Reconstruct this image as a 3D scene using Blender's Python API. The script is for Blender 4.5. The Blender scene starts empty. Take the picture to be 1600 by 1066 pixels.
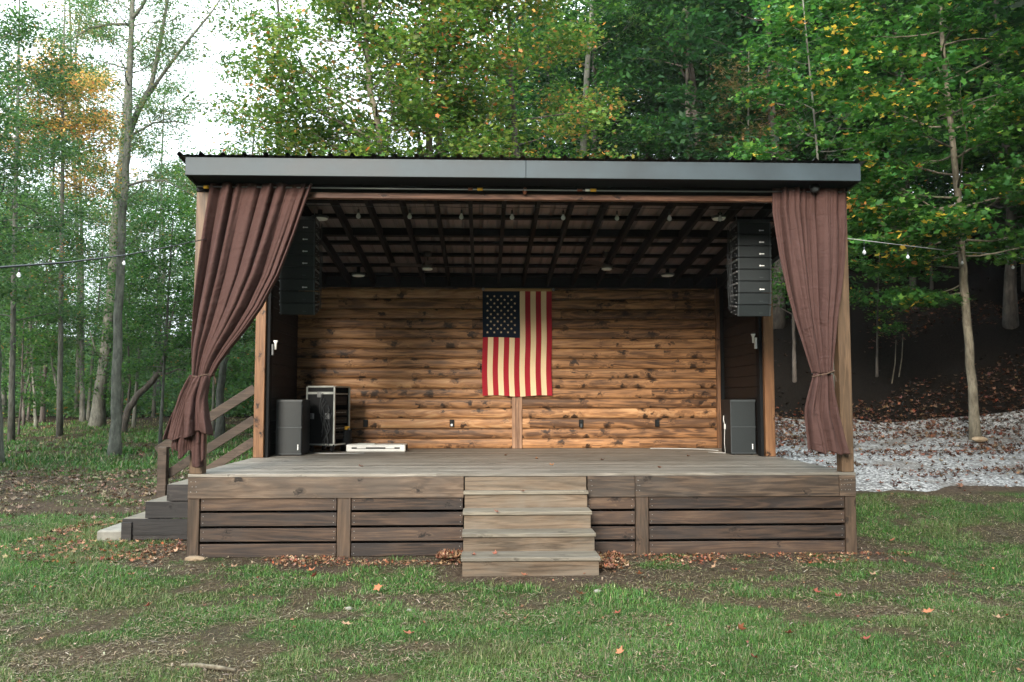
import bpy, bmesh, math, random
import numpy as np
from mathutils import Vector, Matrix
R = math.radians
scn = bpy.context.scene
COL = scn.collection
rng = np.random.default_rng(7)
random.seed(5)

# ---------------------------------------------------------------- camera, sky, sun, exposure
CX, CY, CZ = -0.4689, -9.2032, 1.7089
YAW, PIT, FPX = 0.0339, 0.0694, 1299.71
cam = bpy.data.cameras.new('camera'); camo = bpy.data.objects.new('camera', cam); COL.objects.link(camo)
cam.sensor_width = 36; cam.lens = 36 * FPX / 1600; cam.clip_start = 0.1; cam.clip_end = 2000
camo.location = (CX, CY, CZ)
camo.rotation_euler = (R(90) + PIT, 0, -YAW)
scn.camera = camo
scn.render.resolution_x, scn.render.resolution_y = 1024, 682

SUN_EL, SUN_AZ = R(21), R(198)      # azimuth clockwise from +Y: behind the camera, a little to its left
world = bpy.data.worlds.new('World'); scn.world = world; world.use_nodes = True
wn = world.node_tree.nodes; wl = world.node_tree.links
sky = wn.new('ShaderNodeTexSky'); sky.sky_type = 'NISHITA'; sky.sun_disc = False
sky.sun_elevation = SUN_EL; sky.sun_rotation = SUN_AZ; sky.dust_density = 3.0; sky.air_density = 1.4
sc_ = wn.new('ShaderNodeVectorMath'); sc_.operation = 'SCALE'; sc_.inputs['Scale'].default_value = 1.0
wl.new(sky.outputs[0], sc_.inputs[0])
tcw = wn.new('ShaderNodeTexCoord'); nzw = wn.new('ShaderNodeTexNoise'); nzw.inputs['Scale'].default_value = 2.2; nzw.inputs['Detail'].default_value = 5
wl.new(tcw.outputs['Generated'], nzw.inputs['Vector'])
rpw = wn.new('ShaderNodeValToRGB'); rpw.color_ramp.elements[0].position = .25; rpw.color_ramp.elements[1].position = .55
rpw.color_ramp.elements[0].color = (.72, .72, .72, 1)
wl.new(nzw.outputs['Fac'], rpw.inputs[0])
mxw = wn.new('ShaderNodeMixRGB'); wl.new(rpw.outputs[0], mxw.inputs[0]); wl.new(sc_.outputs[0], mxw.inputs[1])
mxw.inputs[2].default_value = (8.6, 9.6, 10.2, 1)         # bright overcast cloud
# an overcast sky is about three times brighter overhead than at the horizon
spw = wn.new('ShaderNodeSeparateXYZ'); wl.new(tcw.outputs['Generated'], spw.inputs[0])
grw = wn.new('ShaderNodeMapRange'); grw.inputs['From Min'].default_value = 0.1; grw.inputs['From Max'].default_value = 1.0
grw.inputs['To Min'].default_value = 1.0; grw.inputs['To Max'].default_value = 2.9; wl.new(spw.outputs['Z'], grw.inputs['Value'])
muw = wn.new('ShaderNodeVectorMath'); muw.operation = 'SCALE'; wl.new(mxw.outputs[0], muw.inputs[0]); wl.new(grw.outputs[0], muw.inputs['Scale'])
bg = wn['Background']; bg.inputs['Strength'].default_value = 0.10
wl.new(muw.outputs[0], bg.inputs['Color'])

sl = bpy.data.lights.new('sun', 'SUN'); so = bpy.data.objects.new('sun', sl); COL.objects.link(so)
sl.energy = 4.4; sl.angle = R(24); sl.color = (1.0, 0.90, 0.78)
sd = Vector((math.sin(SUN_AZ) * math.cos(SUN_EL), math.cos(SUN_AZ) * math.cos(SUN_EL), math.sin(SUN_EL)))
so.rotation_euler = sd.to_track_quat('Z', 'Y').to_euler()
scn.view_settings.view_transform = 'Standard'; scn.view_settings.look = 'None'
scn.view_settings.exposure = 1.1; scn.view_settings.gamma = 1.0
try:
    scn.cycles.transparent_max_bounces = 8; scn.cycles.max_bounces = 6; scn.cycles.diffuse_bounces = 4
except Exception: pass

# ---------------------------------------------------------------- survey helpers (photo sight lines to places)
_fw = np.array([math.sin(YAW) * math.cos(PIT), math.cos(YAW) * math.cos(PIT), math.sin(PIT)])
_rt = np.array([math.cos(YAW), -math.sin(YAW), 0]); _up = np.cross(_rt, _fw); _C = np.array([CX, CY, CZ])
def at(x, y, Y):
    d = _fw + _rt * (x - 800) / FPX + _up * (533 - y) / FPX
    return _C + d * (Y - CY) / d[1]
def sstep(a, b, x):
    t = np.clip((x - a) / (b - a), 0, 1); return t * t * (3 - 2 * t)
def vnoise(x, y, seed=0):
    xi = np.floor(x).astype(np.int64); yi = np.floor(y).astype(np.int64); fx = x - xi; fy = y - yi
    def h(a, b):
        n = (a * 374761393 + b * 668265263 + seed * 974711) & 0xFFFFFFFF
        n = ((n ^ (n >> 13)) * 1274126177) & 0xFFFFFFFF
        return ((n ^ (n >> 16)) & 0xFFFF) / 65535.0
    u = fx * fx * (3 - 2 * fx); v = fy * fy * (3 - 2 * fy)
    return (h(xi, yi) * (1 - u) + h(xi + 1, yi) * u) * (1 - v) + (h(xi, yi + 1) * (1 - u) + h(xi + 1, yi + 1) * u) * v
def fbm(x, y, seed=0, o=4):
    s = 0; a = .5; t = 0
    for k in range(o):
        s = s + a * vnoise(x * 2 ** k, y * 2 ** k, seed + k); t += a; a *= .5
    return s / t
def ground_h(x, y):
    x = np.asarray(x, float); y = np.asarray(y, float)
    yp = np.clip(y, 0, 45)
    left = .0006 * yp ** 2 + .004 * yp
    right = .105 * np.clip(y, 0, 13) + .02 * np.clip(y - 13, 0, 40)
    w = sstep(2.2, 5.5, x)
    base = left * (1 - w) + right * w
    s = y - (17.6 - .85 * np.clip(x, -14, 14))
    hill = .56 * np.log1p(np.exp(np.clip(s, -30, 40) * 1.2)) / 1.2
    hill = 15 * (1 - np.exp(-hill / 15)) * sstep(-9, 3, x)
    hill = hill + (fbm(x * .25, y * .25, 3) - .5) * 1.2 * sstep(0, 6, hill)
    far = 7 * sstep(34, 85, y) * (1 - sstep(-9, 3, x))
    b = (fbm(x * .5 + 9, y * .5, 5) - .5) * .05 * (1 - sstep(-6, -3, x) * (1 - sstep(3.6, 5, x)) * sstep(-1.2, -.4, y))
    return base + hill + b + far
def hit(px, py):
    d = _fw + _rt * (px - 800) / FPX + _up * (533 - py) / FPX
    t = 3.0
    while t < 150:
        p = _C + d * t
        if p[2] < ground_h(p[0], p[1]): break
        t += .05
    return p[0], p[1], float(ground_h(p[0], p[1]))

# ---------------------------------------------------------------- object helpers
def props(o, label=None, cat=None, group=None, kind=None):
    if label: o['label'] = label
    if cat: o['category'] = cat
    if group: o['group'] = group
    if kind: o['kind'] = kind
    return o
def thing(name, label, cat, loc=(0, 0, 0), group=None, rotz=0):
    o = bpy.data.objects.new(name, None); COL.objects.link(o); o.location = loc; o.rotation_euler = (0, 0, rotz)
    o.empty_display_size = .1
    return props(o, label, cat, group)
def wloc(o):
    v = Vector((0, 0, 0))
    while o is not None: v = v + o.location; o = o.parent
    return v
def link(name, me, mats, parent=None, loc=None, local=False):
    """vertices are in world coordinates unless local"""
    o = bpy.data.objects.new(name, me); COL.objects.link(o)
    for m in (mats if isinstance(mats, (list, tuple)) else [mats]): me.materials.append(m)
    if parent is not None:
        if not local: me.transform(Matrix.Translation(-wloc(parent)))
        o.parent = parent
    elif loc is not None:
        if not local: me.transform(Matrix.Translation(-Vector(loc)))
        o.location = loc
    return o
class MB:
    def __init__(s): s.bm = bmesh.new(); s.mi = 0
    def _mi(s, fs):
        for f in fs: f.material_index = s.mi
    def box(s, a, b, rot=None, bev=0):
        a = Vector(a); b = Vector(b); c = (a + b) / 2; d = b - a
        M = Matrix.Translation(c)
        if rot is not None: M = M @ rot
        M = M @ Matrix.Diagonal((abs(d.x), abs(d.y), abs(d.z), 1))
        r = bmesh.ops.create_cube(s.bm, size=1, matrix=M); vs = r['verts']
        fs = set(f for v in vs for f in v.link_faces)
        s._mi(fs)
        if bev:
            es = list(set(e for v in vs for e in v.link_edges))
            rr = bmesh.ops.bevel(s.bm, geom=es, offset=bev, segments=1, affect='EDGES')
            s._mi(rr['faces'])
        return s
    def bar(s, p, q, w, h, bev=0, upv=(0, 0, 1)):
        p = Vector(p); q = Vector(q); d = q - p; L = d.length; x = d.normalized(); u = Vector(upv)
        y = u.cross(x).normalized(); z = x.cross(y)
        M = Matrix((( x.x, y.x, z.x), (x.y, y.y, z.y), (x.z, y.z, z.z))).to_4x4()
        c = (p + q) / 2
        return s.box(c - Vector((L / 2, w / 2, h / 2)), c + Vector((L / 2, w / 2, h / 2)), rot=M, bev=bev)
    def cyl(s, p, q, r1, r2=None, n=12, caps=True):
        p = Vector(p); q = Vector(q); d = q - p; L = max(d.length, 1e-5)
        M = Matrix.Translation((p + q) / 2) @ d.to_track_quat('Z', 'Y').to_matrix().to_4x4()
        r = bmesh.ops.create_cone(s.bm, cap_ends=caps, segments=n, radius1=r1, radius2=r1 if r2 is None else r2, depth=L, matrix=M)
        fs = set(f for v in r['verts'] for f in v.link_faces); s._mi(fs)
        for f in fs:
            if len(f.verts) == 4: f.smooth = True
        return s
    def lathe(s, c, prof, n=20, axis='Z'):
        rings = []
        c = Vector(c)
        for (r, h) in prof:
            ring = []
            for k in range(n):
                a = 2 * math.pi * k / n; v = Vector((r * math.cos(a), r * math.sin(a), h))
                if axis == 'Y': v = Vector((v.x, v.z, v.y))
                if axis == 'X': v = Vector((v.z, v.x, v.y))
                ring.append(s.bm.verts.new(c + v))
            rings.append(ring)
        for a, b in zip(rings, rings[1:]):
            for k in range(n):
                f = s.bm.faces.new((a[k], a[(k + 1) % n], b[(k + 1) % n], b[k])); f.smooth = True; f.material_index = s.mi
        return s
    def poly(s, pts, faces, smooth=False):
        vs = [s.bm.verts.new(p) for p in pts]
        for f in faces:
            ff = s.bm.faces.new([vs[i] for i in f]); ff.smooth = smooth; ff.material_index = s.mi
        return s
    def prism(s, pts, ext):
        """closed outline pts (3D) extruded by ext"""
        n = len(pts); e = Vector(ext); vs = [s.bm.verts.new(Vector(p)) for p in pts] + [s.bm.verts.new(Vector(p) + e) for p in pts]
        fs = [s.bm.faces.new(vs[:n][::-1]), s.bm.faces.new(vs[n:])]
        for i in range(n): fs.append(s.bm.faces.new((vs[i], vs[(i + 1) % n], vs[n + (i + 1) % n], vs[n + i])))
        s._mi(fs); return s
    def tube(s, pts, r, n=6):
        pts = [Vector(p) for p in pts]; rs = r if isinstance(r, (list, tuple)) else [r] * len(pts)
        prev = None
        for i, p in enumerate(pts):
            d = (pts[min(i + 1, len(pts) - 1)] - pts[max(i - 1, 0)]).normalized()
            u = d.orthogonal().normalized() if prev is None else (prev - d * prev.dot(d)).normalized()
            prev = u; w = d.cross(u)
            ring = [s.bm.verts.new(p + (u * math.cos(2 * math.pi * k / n) + w * math.sin(2 * math.pi * k / n)) * rs[i]) for k in range(n)]
            if i:
                for k in range(n):
                    f = s.bm.faces.new((last[k], last[(k + 1) % n], ring[(k + 1) % n], ring[k])); f.smooth = True; f.material_index = s.mi
            else: s.bm.faces.new(ring[::-1])
            last = ring
        s.bm.faces.new(last); return s
    def mesh(s, name='m'):
        bmesh.ops.recalc_face_normals(s.bm, faces=s.bm.faces[:])
        me = bpy.data.meshes.new(name); s.bm.to_mesh(me); s.bm.free(); return me
    def build(s, name, mat, parent=None, loc=None, local=False): return link(name, s.mesh(name), mat, parent, loc, local)
def np_mesh(name, V, F, colr=None, smooth=False):
    V = np.ascontiguousarray(V, dtype=np.float32); F = np.ascontiguousarray(F, dtype=np.int32)
    me = bpy.data.meshes.new(name); m, k = F.shape
    me.vertices.add(len(V)); me.vertices.foreach_set('co', V.ravel())
    me.loops.add(m * k); me.loops.foreach_set('vertex_index', F.ravel())
    me.polygons.add(m); me.polygons.foreach_set('loop_start', np.arange(0, m * k, k, dtype=np.int32))
    me.polygons.foreach_set('loop_total', np.full(m, k, dtype=np.int32))
    if smooth: me.polygons.foreach_set('use_smooth', np.ones(m, dtype=bool))
    me.update(calc_edges=True)
    if colr is not None:
        a = me.color_attributes.new('tint', 'FLOAT_COLOR', 'POINT')
        c = np.ones((len(V), 4), dtype=np.float32); c[:, :colr.shape[1]] = colr; a.data.foreach_set('color', c.ravel())
    return me

# ---------------------------------------------------------------- materials
class NG:
    def __init__(s, name):
        s.m = bpy.data.materials.new(name); s.m.use_nodes = True; s.t = s.m.node_tree; s.n = s.t.nodes; s.l = s.t.links
        s.b = s.n['Principled BSDF']; s.out = s.n['Material Output']
    def new(s, t, **k):
        n = s.n.new(t)
        for a, b in k.items(): setattr(n, a, b)
        return n
    def setin(s, sock, v):
        if isinstance(v, bpy.types.NodeSocket): s.l.new(v, sock)
        else: sock.default_value = v
    def math(s, op, a, b=0.0, c=0.0, clamp=False):
        n = s.new('ShaderNodeMath', operation=op); n.use_clamp = clamp
        s.setin(n.inputs[0], a); s.setin(n.inputs[1], b); s.setin(n.inputs[2], c); return n.outputs[0]
    def noise(s, vec, scale=5., det=4., rough=.55, dist=0.):
        n = s.new('ShaderNodeTexNoise'); s.l.new(vec, n.inputs['Vector']); n.inputs['Scale'].default_value = scale
        n.inputs['Detail'].default_value = det; n.inputs['Roughness'].default_value = rough; n.inputs['Distortion'].default_value = dist
        return n.outputs['Fac']
    def ramp(s, f, stops):
        n = s.new('ShaderNodeValToRGB'); e = n.color_ramp.elements
        while len(e) < len(stops): e.new(.5)
        for i, (p, c) in enumerate(stops):
            e[i].position = p; e[i].color = (c[0], c[1], c[2], 1) if isinstance(c, (tuple, list)) else (c, c, c, 1)
        s.setin(n.inputs[0], f); return n.outputs[0]
    def mix(s, f, a, b, mode='MIX'):
        n = s.new('ShaderNodeMixRGB', blend_type=mode)
        s.setin(n.inputs[0], f)
        for i, v in ((1, a), (2, b)):
            if isinstance(v, bpy.types.NodeSocket): s.l.new(v, n.inputs[i])
            else: n.inputs[i].default_value = (v[0], v[1], v[2], 1)
        return n.outputs[0]
    def mul(s, vec, v):
        n = s.new('ShaderNodeVectorMath', operation='MULTIPLY'); s.l.new(vec, n.inputs[0]); n.inputs[1].default_value = v; return n.outputs[0]
    def objc(s, rand=True):
        tc = s.new('ShaderNodeTexCoord').outputs['Object']
        if not rand: return tc
        oi = s.new('ShaderNodeObjectInfo').outputs['Random']
        cb = s.new('ShaderNodeCombineXYZ'); s.l.new(s.math('MULTIPLY', oi, 91.), cb.inputs[0]); s.l.new(s.math('MULTIPLY', oi, 53.), cb.inputs[1]); s.l.new(s.math('MULTIPLY', oi, 37.), cb.inputs[2])
        a = s.new('ShaderNodeVectorMath', operation='ADD'); s.l.new(tc, a.inputs[0]); s.l.new(cb.outputs[0], a.inputs[1]); return a.outputs[0]
    def bump(s, h, st=.3, d=.01):
        b = s.new('ShaderNodeBump'); b.inputs['Strength'].default_value = st; b.inputs['Distance'].default_value = d
        s.l.new(h, b.inputs['Height']); s.l.new(b.outputs[0], s.b.inputs['Normal']); return b
    def fin(s, col, rough=.6, metal=0., spec=.5):
        s.setin(s.b.inputs['Base Color'], col if isinstance(col, bpy.types.NodeSocket) else (col[0], col[1], col[2], 1))
        s.setin(s.b.inputs['Roughness'], rough); s.b.inputs['Metallic'].default_value = metal
        s.b.inputs['Specular IOR Level'].default_value = spec
        return s.m
def plain(name, col, rough=.5, metal=0., var=.12, scale=9., spec=.5, bump=.0):
    g = NG(name); v = g.objc()
    f = g.noise(v, scale, 5)
    c = g.ramp(f, [(.25, tuple(x * (1 - var * 1.6) for x in col)), (.75, tuple(min(1, x * (1 + var)) for x in col))])
    if bump: g.bump(g.noise(v, scale * 6, 4), bump, .004)
    return g.fin(c, g.math('MULTIPLY_ADD', f, .15, rough - .07), metal, spec)
def wood(name, dark, mid, light, axis='X', plank=None, knots=.7, patch=None, patch_amt=.5, rough=.62, kd=.25, bright=0., spec=.3):
    """plank = (component, pitch, origin)"""
    g = NG(name); v = g.objc(plank is None)
    sx = g.new('ShaderNodeSeparateXYZ'); g.l.new(v, sx.inputs[0]); ax = {'X': 0, 'Y': 1, 'Z': 2}[axis]
    prand = None
    if plank:
        comp, pitch, org = plank
        idx = g.math('FLOOR', g.math('DIVIDE', g.math('SUBTRACT', sx.outputs[comp], org), pitch))
        # boards are butted at random lengths
        wn0 = g.new('ShaderNodeTexWhiteNoise', noise_dimensions='1D'); g.l.new(idx, wn0.inputs['W'])
        seg = g.math('FLOOR', g.math('DIVIDE', g.math('ADD', sx.outputs[ax], g.math('MULTIPLY', wn0.outputs['Value'], 6.)), 5.6))
        wn1 = g.new('ShaderNodeTexWhiteNoise', noise_dimensions='1D'); g.l.new(g.math('MULTIPLY_ADD', seg, 17.3, idx), wn1.inputs['W'])
        prand = wn1.outputs['Value']
        cb = g.new('ShaderNodeCombineXYZ'); g.l.new(g.math('MULTIPLY', prand, 60.), cb.inputs[ax])
        g.l.new(g.math('MULTIPLY', prand, 23.), cb.inputs[(ax + 1) % 3])
        a = g.new('ShaderNodeVectorMath', operation='ADD'); g.l.new(v, a.inputs[0]); g.l.new(cb.outputs[0], a.inputs[1]); v = a.outputs[0]
    else:
        prand = g.new('ShaderNodeObjectInfo').outputs['Random']
    def stretch(lo, hi): return g.mul(v, tuple(lo if i == ax else hi for i in range(3)))
    # knots: irregular spots at scattered places along the board
    sv = g.new('ShaderNodeSeparateXYZ'); g.l.new(v, sv.inputs[0]); o1, o2 = [i for i in range(3) if i != ax]
    kc = g.new('ShaderNodeCombineXYZ'); g.l.new(g.math('MULTIPLY', sv.outputs[ax], 4.6), kc.inputs[0])
    g.l.new(g.math('MULTIPLY', g.math('ADD', sv.outputs[o1], sv.outputs[o2]), 6.1), kc.inputs[1]); kv = kc.outputs[0]
    ds = g.new('ShaderNodeTexNoise'); ds.inputs['Scale'].default_value = 3.4; ds.inputs['Detail'].default_value = 4; g.l.new(kv, ds.inputs['Vector'])
    dm = g.new('ShaderNodeVectorMath', operation='MULTIPLY_ADD'); g.l.new(ds.outputs['Color'], dm.inputs[0]); dm.inputs[1].default_value = (1.1, 1.1, 0); g.l.new(kv, dm.inputs[2])
    vo = g.new('ShaderNodeTexVoronoi', feature='F1', voronoi_dimensions='2D'); g.l.new(dm.outputs[0], vo.inputs['Vector']); vo.inputs['Scale'].default_value = 1.
    sel = g.new('ShaderNodeSeparateColor'); g.l.new(vo.outputs['Color'], sel.inputs[0])
    kdist = g.math('MULTIPLY', vo.outputs['Distance'], g.math('MULTIPLY_ADD', sel.outputs[1], 1.5, .6 if plank else 1.15))
    pick = g.math('LESS_THAN', sel.outputs[0], kd)
    core = g.math('MULTIPLY', pick, g.ramp(kdist, [(.12, 1.), (.30, 0.)]))
    halo = g.math('MULTIPLY', pick, g.ramp(kdist, [(.14, 1.), (.66, 0.)]))
    # growth rings bend round the knots
    rn = g.noise(stretch(.55, 7.), 1., 3, .5, .6)
    rings = g.math('SINE', g.math('ADD', g.math('MULTIPLY', rn, 46.), g.math('MULTIPLY', halo, 5.)))
    fine = g.noise(stretch(2.2, 60.), 1., 5, .7)
    broad = g.noise(stretch(1.3, 5.) if plank else stretch(1.8, 10.), 1., 6, .68, .5)
    f = g.math('ADD', g.math('MULTIPLY', rings, .10), g.math('MULTIPLY', fine, .46))
    f = g.math('ADD', f, g.math('MULTIPLY', broad, .62)); f = g.math('ADD', f, g.math('MULTIPLY', prand, .27))
    f = g.math('ADD', f, -.385 + bright)
    c = g.ramp(f, [(.12, dark), (.42, mid), (.8, light)])
    if patch:
        pf = g.ramp(g.noise(stretch(.8, 2.4), 1.6, 5, .65, .4), [(.42, 0.), (.62, 1.)])
        c = g.mix(g.math('MULTIPLY', pf, patch_amt), c, patch)
    c = g.mix(g.math('MULTIPLY', halo, .42 * knots), c, tuple(x * .8 for x in dark))
    c = g.mix(g.math('MULTIPLY', core, knots), c, tuple(x * .22 for x in dark))
    g.bump(g.math('ADD', fine, g.math('MULTIPLY', rings, .15)), .35, .004)
    return g.fin(c, g.math('MULTIPLY_ADD', fine, .2, rough - .1), 0., spec)
M = {}
M['wall'] = wood('log_siding_wood', (.075, .034, .015), (.40, .20, .085), (.74, .50, .27), 'X', (2, .165, .895), .92, (.14, .08, .045), .35, .48, .42, .0, .3)
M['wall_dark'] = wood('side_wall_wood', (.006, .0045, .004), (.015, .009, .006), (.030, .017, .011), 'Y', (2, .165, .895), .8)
M['deck'] = wood('deck_boards', (.12, .108, .09), (.25, .228, .195), (.38, .35, .305), 'X', (1, .14, 0.), .5, (.12, .115, .10), .5, .55, .12)
M['rim'] = wood('weathered_rim_wood', (.028, .019, .013), (.100, .068, .046), (.20, .150, .107), 'X', None, .9, (.045, .040, .036), .55, .6, .16)
M['slat'] = wood('dark_slat_wood', (.016, .011, .009), (.068, .042, .028), (.165, .108, .07), 'X', None, .9, (.030, .026, .025), .5, .6, .18)
M['shortpost'] = wood('skirt_post_wood', (.025, .017, .011), (.08, .052, .034), (.15, .10, .064), 'Z', None, .7, (.04, .033, .028), .5)
M['step'] = wood('step_wood', (.048, .034, .022), (.130, .095, .065), (.235, .18, .13), 'X', None, .85, (.15, .135, .11), .5, .6, .14)
M['post'] = wood('orange_post_wood', (.060, .026, .012), (.165, .082, .038), (.28, .15, .072), 'Z', None, 1., (.16, .075, .035), .4, .5, .42)
M['frontpost'] = wood('front_post_wood', (.06, .038, .022), (.155, .098, .058), (.25, .165, .10), 'Z', None, .7, (.12, .08, .05), .4, .5, .16)
M['plate'] = wood('header_plate_wood', (.10, .045, .028), (.25, .13, .085), (.38, .22, .14), 'X', None, .9, None, .5, .5, .2)
M['rail'] = wood('handrail_wood', (.035, .025, .018), (.080, .057, .042), (.135, .10, .075), 'X', None, .6, None)
M['stair'] = wood('side_stair_wood', (.014, .013, .013), (.034, .030, .029), (.07, .058, .05), 'X', None, .7, (.02, .02, .021), .5)
M['tread'] = wood('tread_wood', (.10, .088, .068), (.19, .168, .13), (.29, .262, .21), 'X', None, .5, (.17, .16, .14), .4)
M['trim'] = wood('corner_trim_wood', (.08, .04, .02), (.2, .10, .05), (.3, .17, .09), 'Z', None, .8)
M['batten'] = wood('batten_wood', (.13, .07, .04), (.34, .20, .12), (.5, .34, .22), 'Z', None, .9, None, .5, .5, .2)
M['black_wood'] = plain('black_painted_wood', (.006, .007, .008), .7, 0, .2, 4, .15)
M['rafter'] = plain('dark_stained_rafter', (.005, .0045, .0045), .8, 0, .25, 5, .12)
M['metal_under'] = plain('galvanised_sheet_underside', (.18, .142, .13), .5, .1, .15, 2.5)
M['metal_roof'] = plain('charcoal_metal_roof', (.022, .026, .028), .45, .3, .15, 3)
M['fascia'] = plain('slate_grey_painted_fascia', (.028, .044, .054), .55, 0, .26, 1.7, .4, .1)
M['black'] = plain('black_plastic', (.005, .006, .007), .5, 0, .1, 12, .2)
M['speaker'] = plain('charcoal_speaker_paint', (.005, .0075, .009), .55, 0, .1, 20, .25, .2)
def grille():
    g = NG('speaker_grille'); v = g.objc(False)
    vo = g.new('ShaderNodeTexVoronoi'); g.l.new(v, vo.inputs['Vector']); vo.inputs['Scale'].default_value = 160
    c = g.ramp(vo.outputs['Distance'], [(.2, (.004, .006, .007)), (.55, (.013, .019, .021))]); return g.fin(c, .5, 0, .4)
M['grille'] = grille()
M['edge'] = plain('grey_speaker_edge', (.04, .048, .052), .4, 0, .1)
M['alu'] = plain('aluminium_edge', (.50, .53, .50), .35, .6, .15, 8)
M['white'] = plain('white_paint', (.72, .73, .70), .45, 0, .06)
M['logo'] = plain('white_marking', (.82, .84, .84), .5, 0, .02)
M['steel'] = plain('steel', (.30, .31, .31), .35, .8, .1)
M['yellow'] = plain('yellow_plastic', (.68, .38, .03), .45, 0, .1)
M['redbrown'] = plain('brown_knob', (.16, .05, .025), .5, 0, .1)
M['disc'] = plain('frosted_lamp_lens', (.75, .78, .76), .4, 0, .04)
M['tie'] = plain('jute_cord', (.085, .052, .032), .8, 0, .25, 60)
M['concrete'] = plain('concrete', (.23, .22, .19), .85, 0, .2, 7, .3, .4)
M['stone'] = plain('tan_stone', (.27, .20, .13), .85, 0, .25, 9, .3, .4)
M['cord'] = plain('grey_white_cord', (.45, .46, .45), .5)
M['bcord'] = plain('black_cord', (.02, .025, .028), .55)
M['fan'] = plain('dark_bronze_fan', (.035, .028, .026), .4)
def glassm():
    g = NG('bulb_glass'); g.fin((.86, .9, .92), .08, 0., .8); g.b.inputs['Transmission Weight'].default_value = .55; return g.m
M['bulb'] = glassm()
def cloth():
    g = NG('brown_curtain_cloth'); v = g.objc(False)
    f = g.noise(v, 3., 5); w = g.noise(g.mul(v, (300, 300, 300)), 1., 2)
    c = g.mix(f, (.043, .023, .0205), (.074, .040, .036)); c = g.mix(g.math('MULTIPLY', w, .25), c, (.14, .08, .068))
    cr = g.noise(g.mul(v, (5, 5, 9)), 1., 5, .6, .8)
    g.bump(g.math('ADD', cr, g.math('MULTIPLY', w, .08)), .6, .04)
    return g.fin(c, .85, 0, .15)
M['cloth'] = cloth()
def flagm(name, col):
    g = NG(name); v = g.objc(False); f = g.noise(g.mul(v, (6, 6, 3)), 1., 4, .6, 1.)
    g.bump(f, .3, .02); return g.fin(g.mix(f, tuple(x * .82 for x in col), col), .8, 0, .1)
M['fl_red'] = flagm('flag_red', (.36, .022, .035)); M['fl_cream'] = flagm('flag_cream', (.80, .62, .38))
M['fl_blue'] = flagm('flag_navy', (.010, .018, .034)); M['fl_head'] = flagm('flag_heading', (.42, .27, .12))
def leafm(name, trans=.35, rough=.55):
    g = NG(name); a = g.new('ShaderNodeAttribute'); a.attribute_name = 'tint'
    g.fin(a.outputs['Color'], rough, 0, .25)
    tr = g.new('ShaderNodeBsdfTranslucent'); g.l.new(g.mix(.5, a.outputs['Color'], (1, 1, .5), 'MULTIPLY'), tr.inputs['Color'])
    mx = g.new('ShaderNodeMixShader'); mx.inputs[0].default_value = trans
    g.l.new(g.b.outputs[0], mx.inputs[1]); g.l.new(tr.outputs[0], mx.inputs[2]); g.l.new(mx.outputs[0], g.out.inputs[0]); return g.m
M['leaf'] = leafm('tree_leaves', .48); M['blade'] = leafm('grass_blades', .3); M['dry'] = leafm('dry_leaves', .12, .7)
def barkm(name, dark, light, sc=6.):
    g = NG(name); v = g.objc(); n1 = g.noise(g.mul(v, (sc * 2, sc * 2, sc * .6)), 1., 6, .65, .6); n2 = g.noise(v, 2.2, 4)
    vo = g.new('ShaderNodeTexVoronoi'); g.l.new(g.mul(v, (14, 14, 5)), vo.inputs['Vector']); vo.inputs['Scale'].default_value = 1.
    c = g.ramp(n1, [(.3, dark), (.65, light)]); c = g.mix(g.ramp(n2, [(.45, 0.), (.7, .6)]), c, tuple(x * .6 for x in dark))
    g.bump(g.math('ADD', n1, g.math('MULTIPLY', vo.outputs['Distance'], .5)), .7, .03); return g.fin(c, .85, 0, .2)
M['bark_pale'] = barkm('pale_grey_bark', (.07, .072, .058), (.19, .19, .155)); M['bark_dark'] = barkm('dark_bark', (.035, .03, .027), (.12, .105, .09))
M['bark_grey'] = barkm('grey_bark', (.055, .055, .048), (.15, .15, .125)); M['bark_mott'] = barkm('mottled_bark', (.065, .055, .04), (.21, .185, .135), 9.)

# ---------------------------------------------------------------- ground
def dense_axis(lo, a, b, hi, step, far):
    mid = np.arange(a, b, step); l = a - np.cumsum(step * 1.13 ** np.arange(1, 200)); l = l[l > lo]; h = b + np.cumsum(step * 1.13 ** np.arange(1, 200)); h = h[h < hi]
    return np.concatenate([[lo], l[::-1], mid, h, [hi]])
gx = dense_axis(-600, -9, 10, 600, .11, 0); gy = dense_axis(-60, -6.5, 12, 900, .11, 0)
GX, GY = np.meshgrid(gx, gy); GZ = ground_h(GX, GY)
def grass_mask(x, y):
    n = fbm(x * .9 + 3.7, y * 1.1 + 8, 21, 5)
    n2 = fbm(x * 3.1 + 1.3, y * 3.3, 31, 4)
    m = n * .5 + n2 * .5
    lawn = .13 + .87 * sstep(.37, .55, m)
    # worn earth along the skirt of the stage, leaf path to the left, woods floor further back
    dx = np.maximum(np.maximum(-4.0 - x, x - 4.0), 0); dy = np.maximum(np.maximum(-.35 - y, y - 6), 0)
    near = sstep(.0, .42, np.hypot(dx, dy) + (n2 - .5) * .9)
    steps = sstep(.02, .4, np.hypot(np.maximum(np.abs(x) - .75, 0), np.maximum(-1.15 - y, 0)) + (n2 - .5) * .25)
    wornleft = 1 - sstep(-3.6, -5.2, x) * sstep(2.6, 3.8, y) * (1 - sstep(9.5, 12, y + (n - .5) * 6)) * (.35 + .65 * sstep(.42, .56, n))
    back = 1 - sstep(10, 20, y) * (1 - sstep(.47, .56, n)) * .75
    wood_ = 1 - sstep(24, 34, y)
    hillm = 1 - sstep(-8, 0, x) * sstep(6, 9, y)
    grav = 1 - sstep(3.6, 4.2, x) * sstep(2.9, 3.2, y)
    return lawn * near * steps * wornleft * back * wood_ * hillm * grav
gm = grass_mask(GX, GY)
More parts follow.
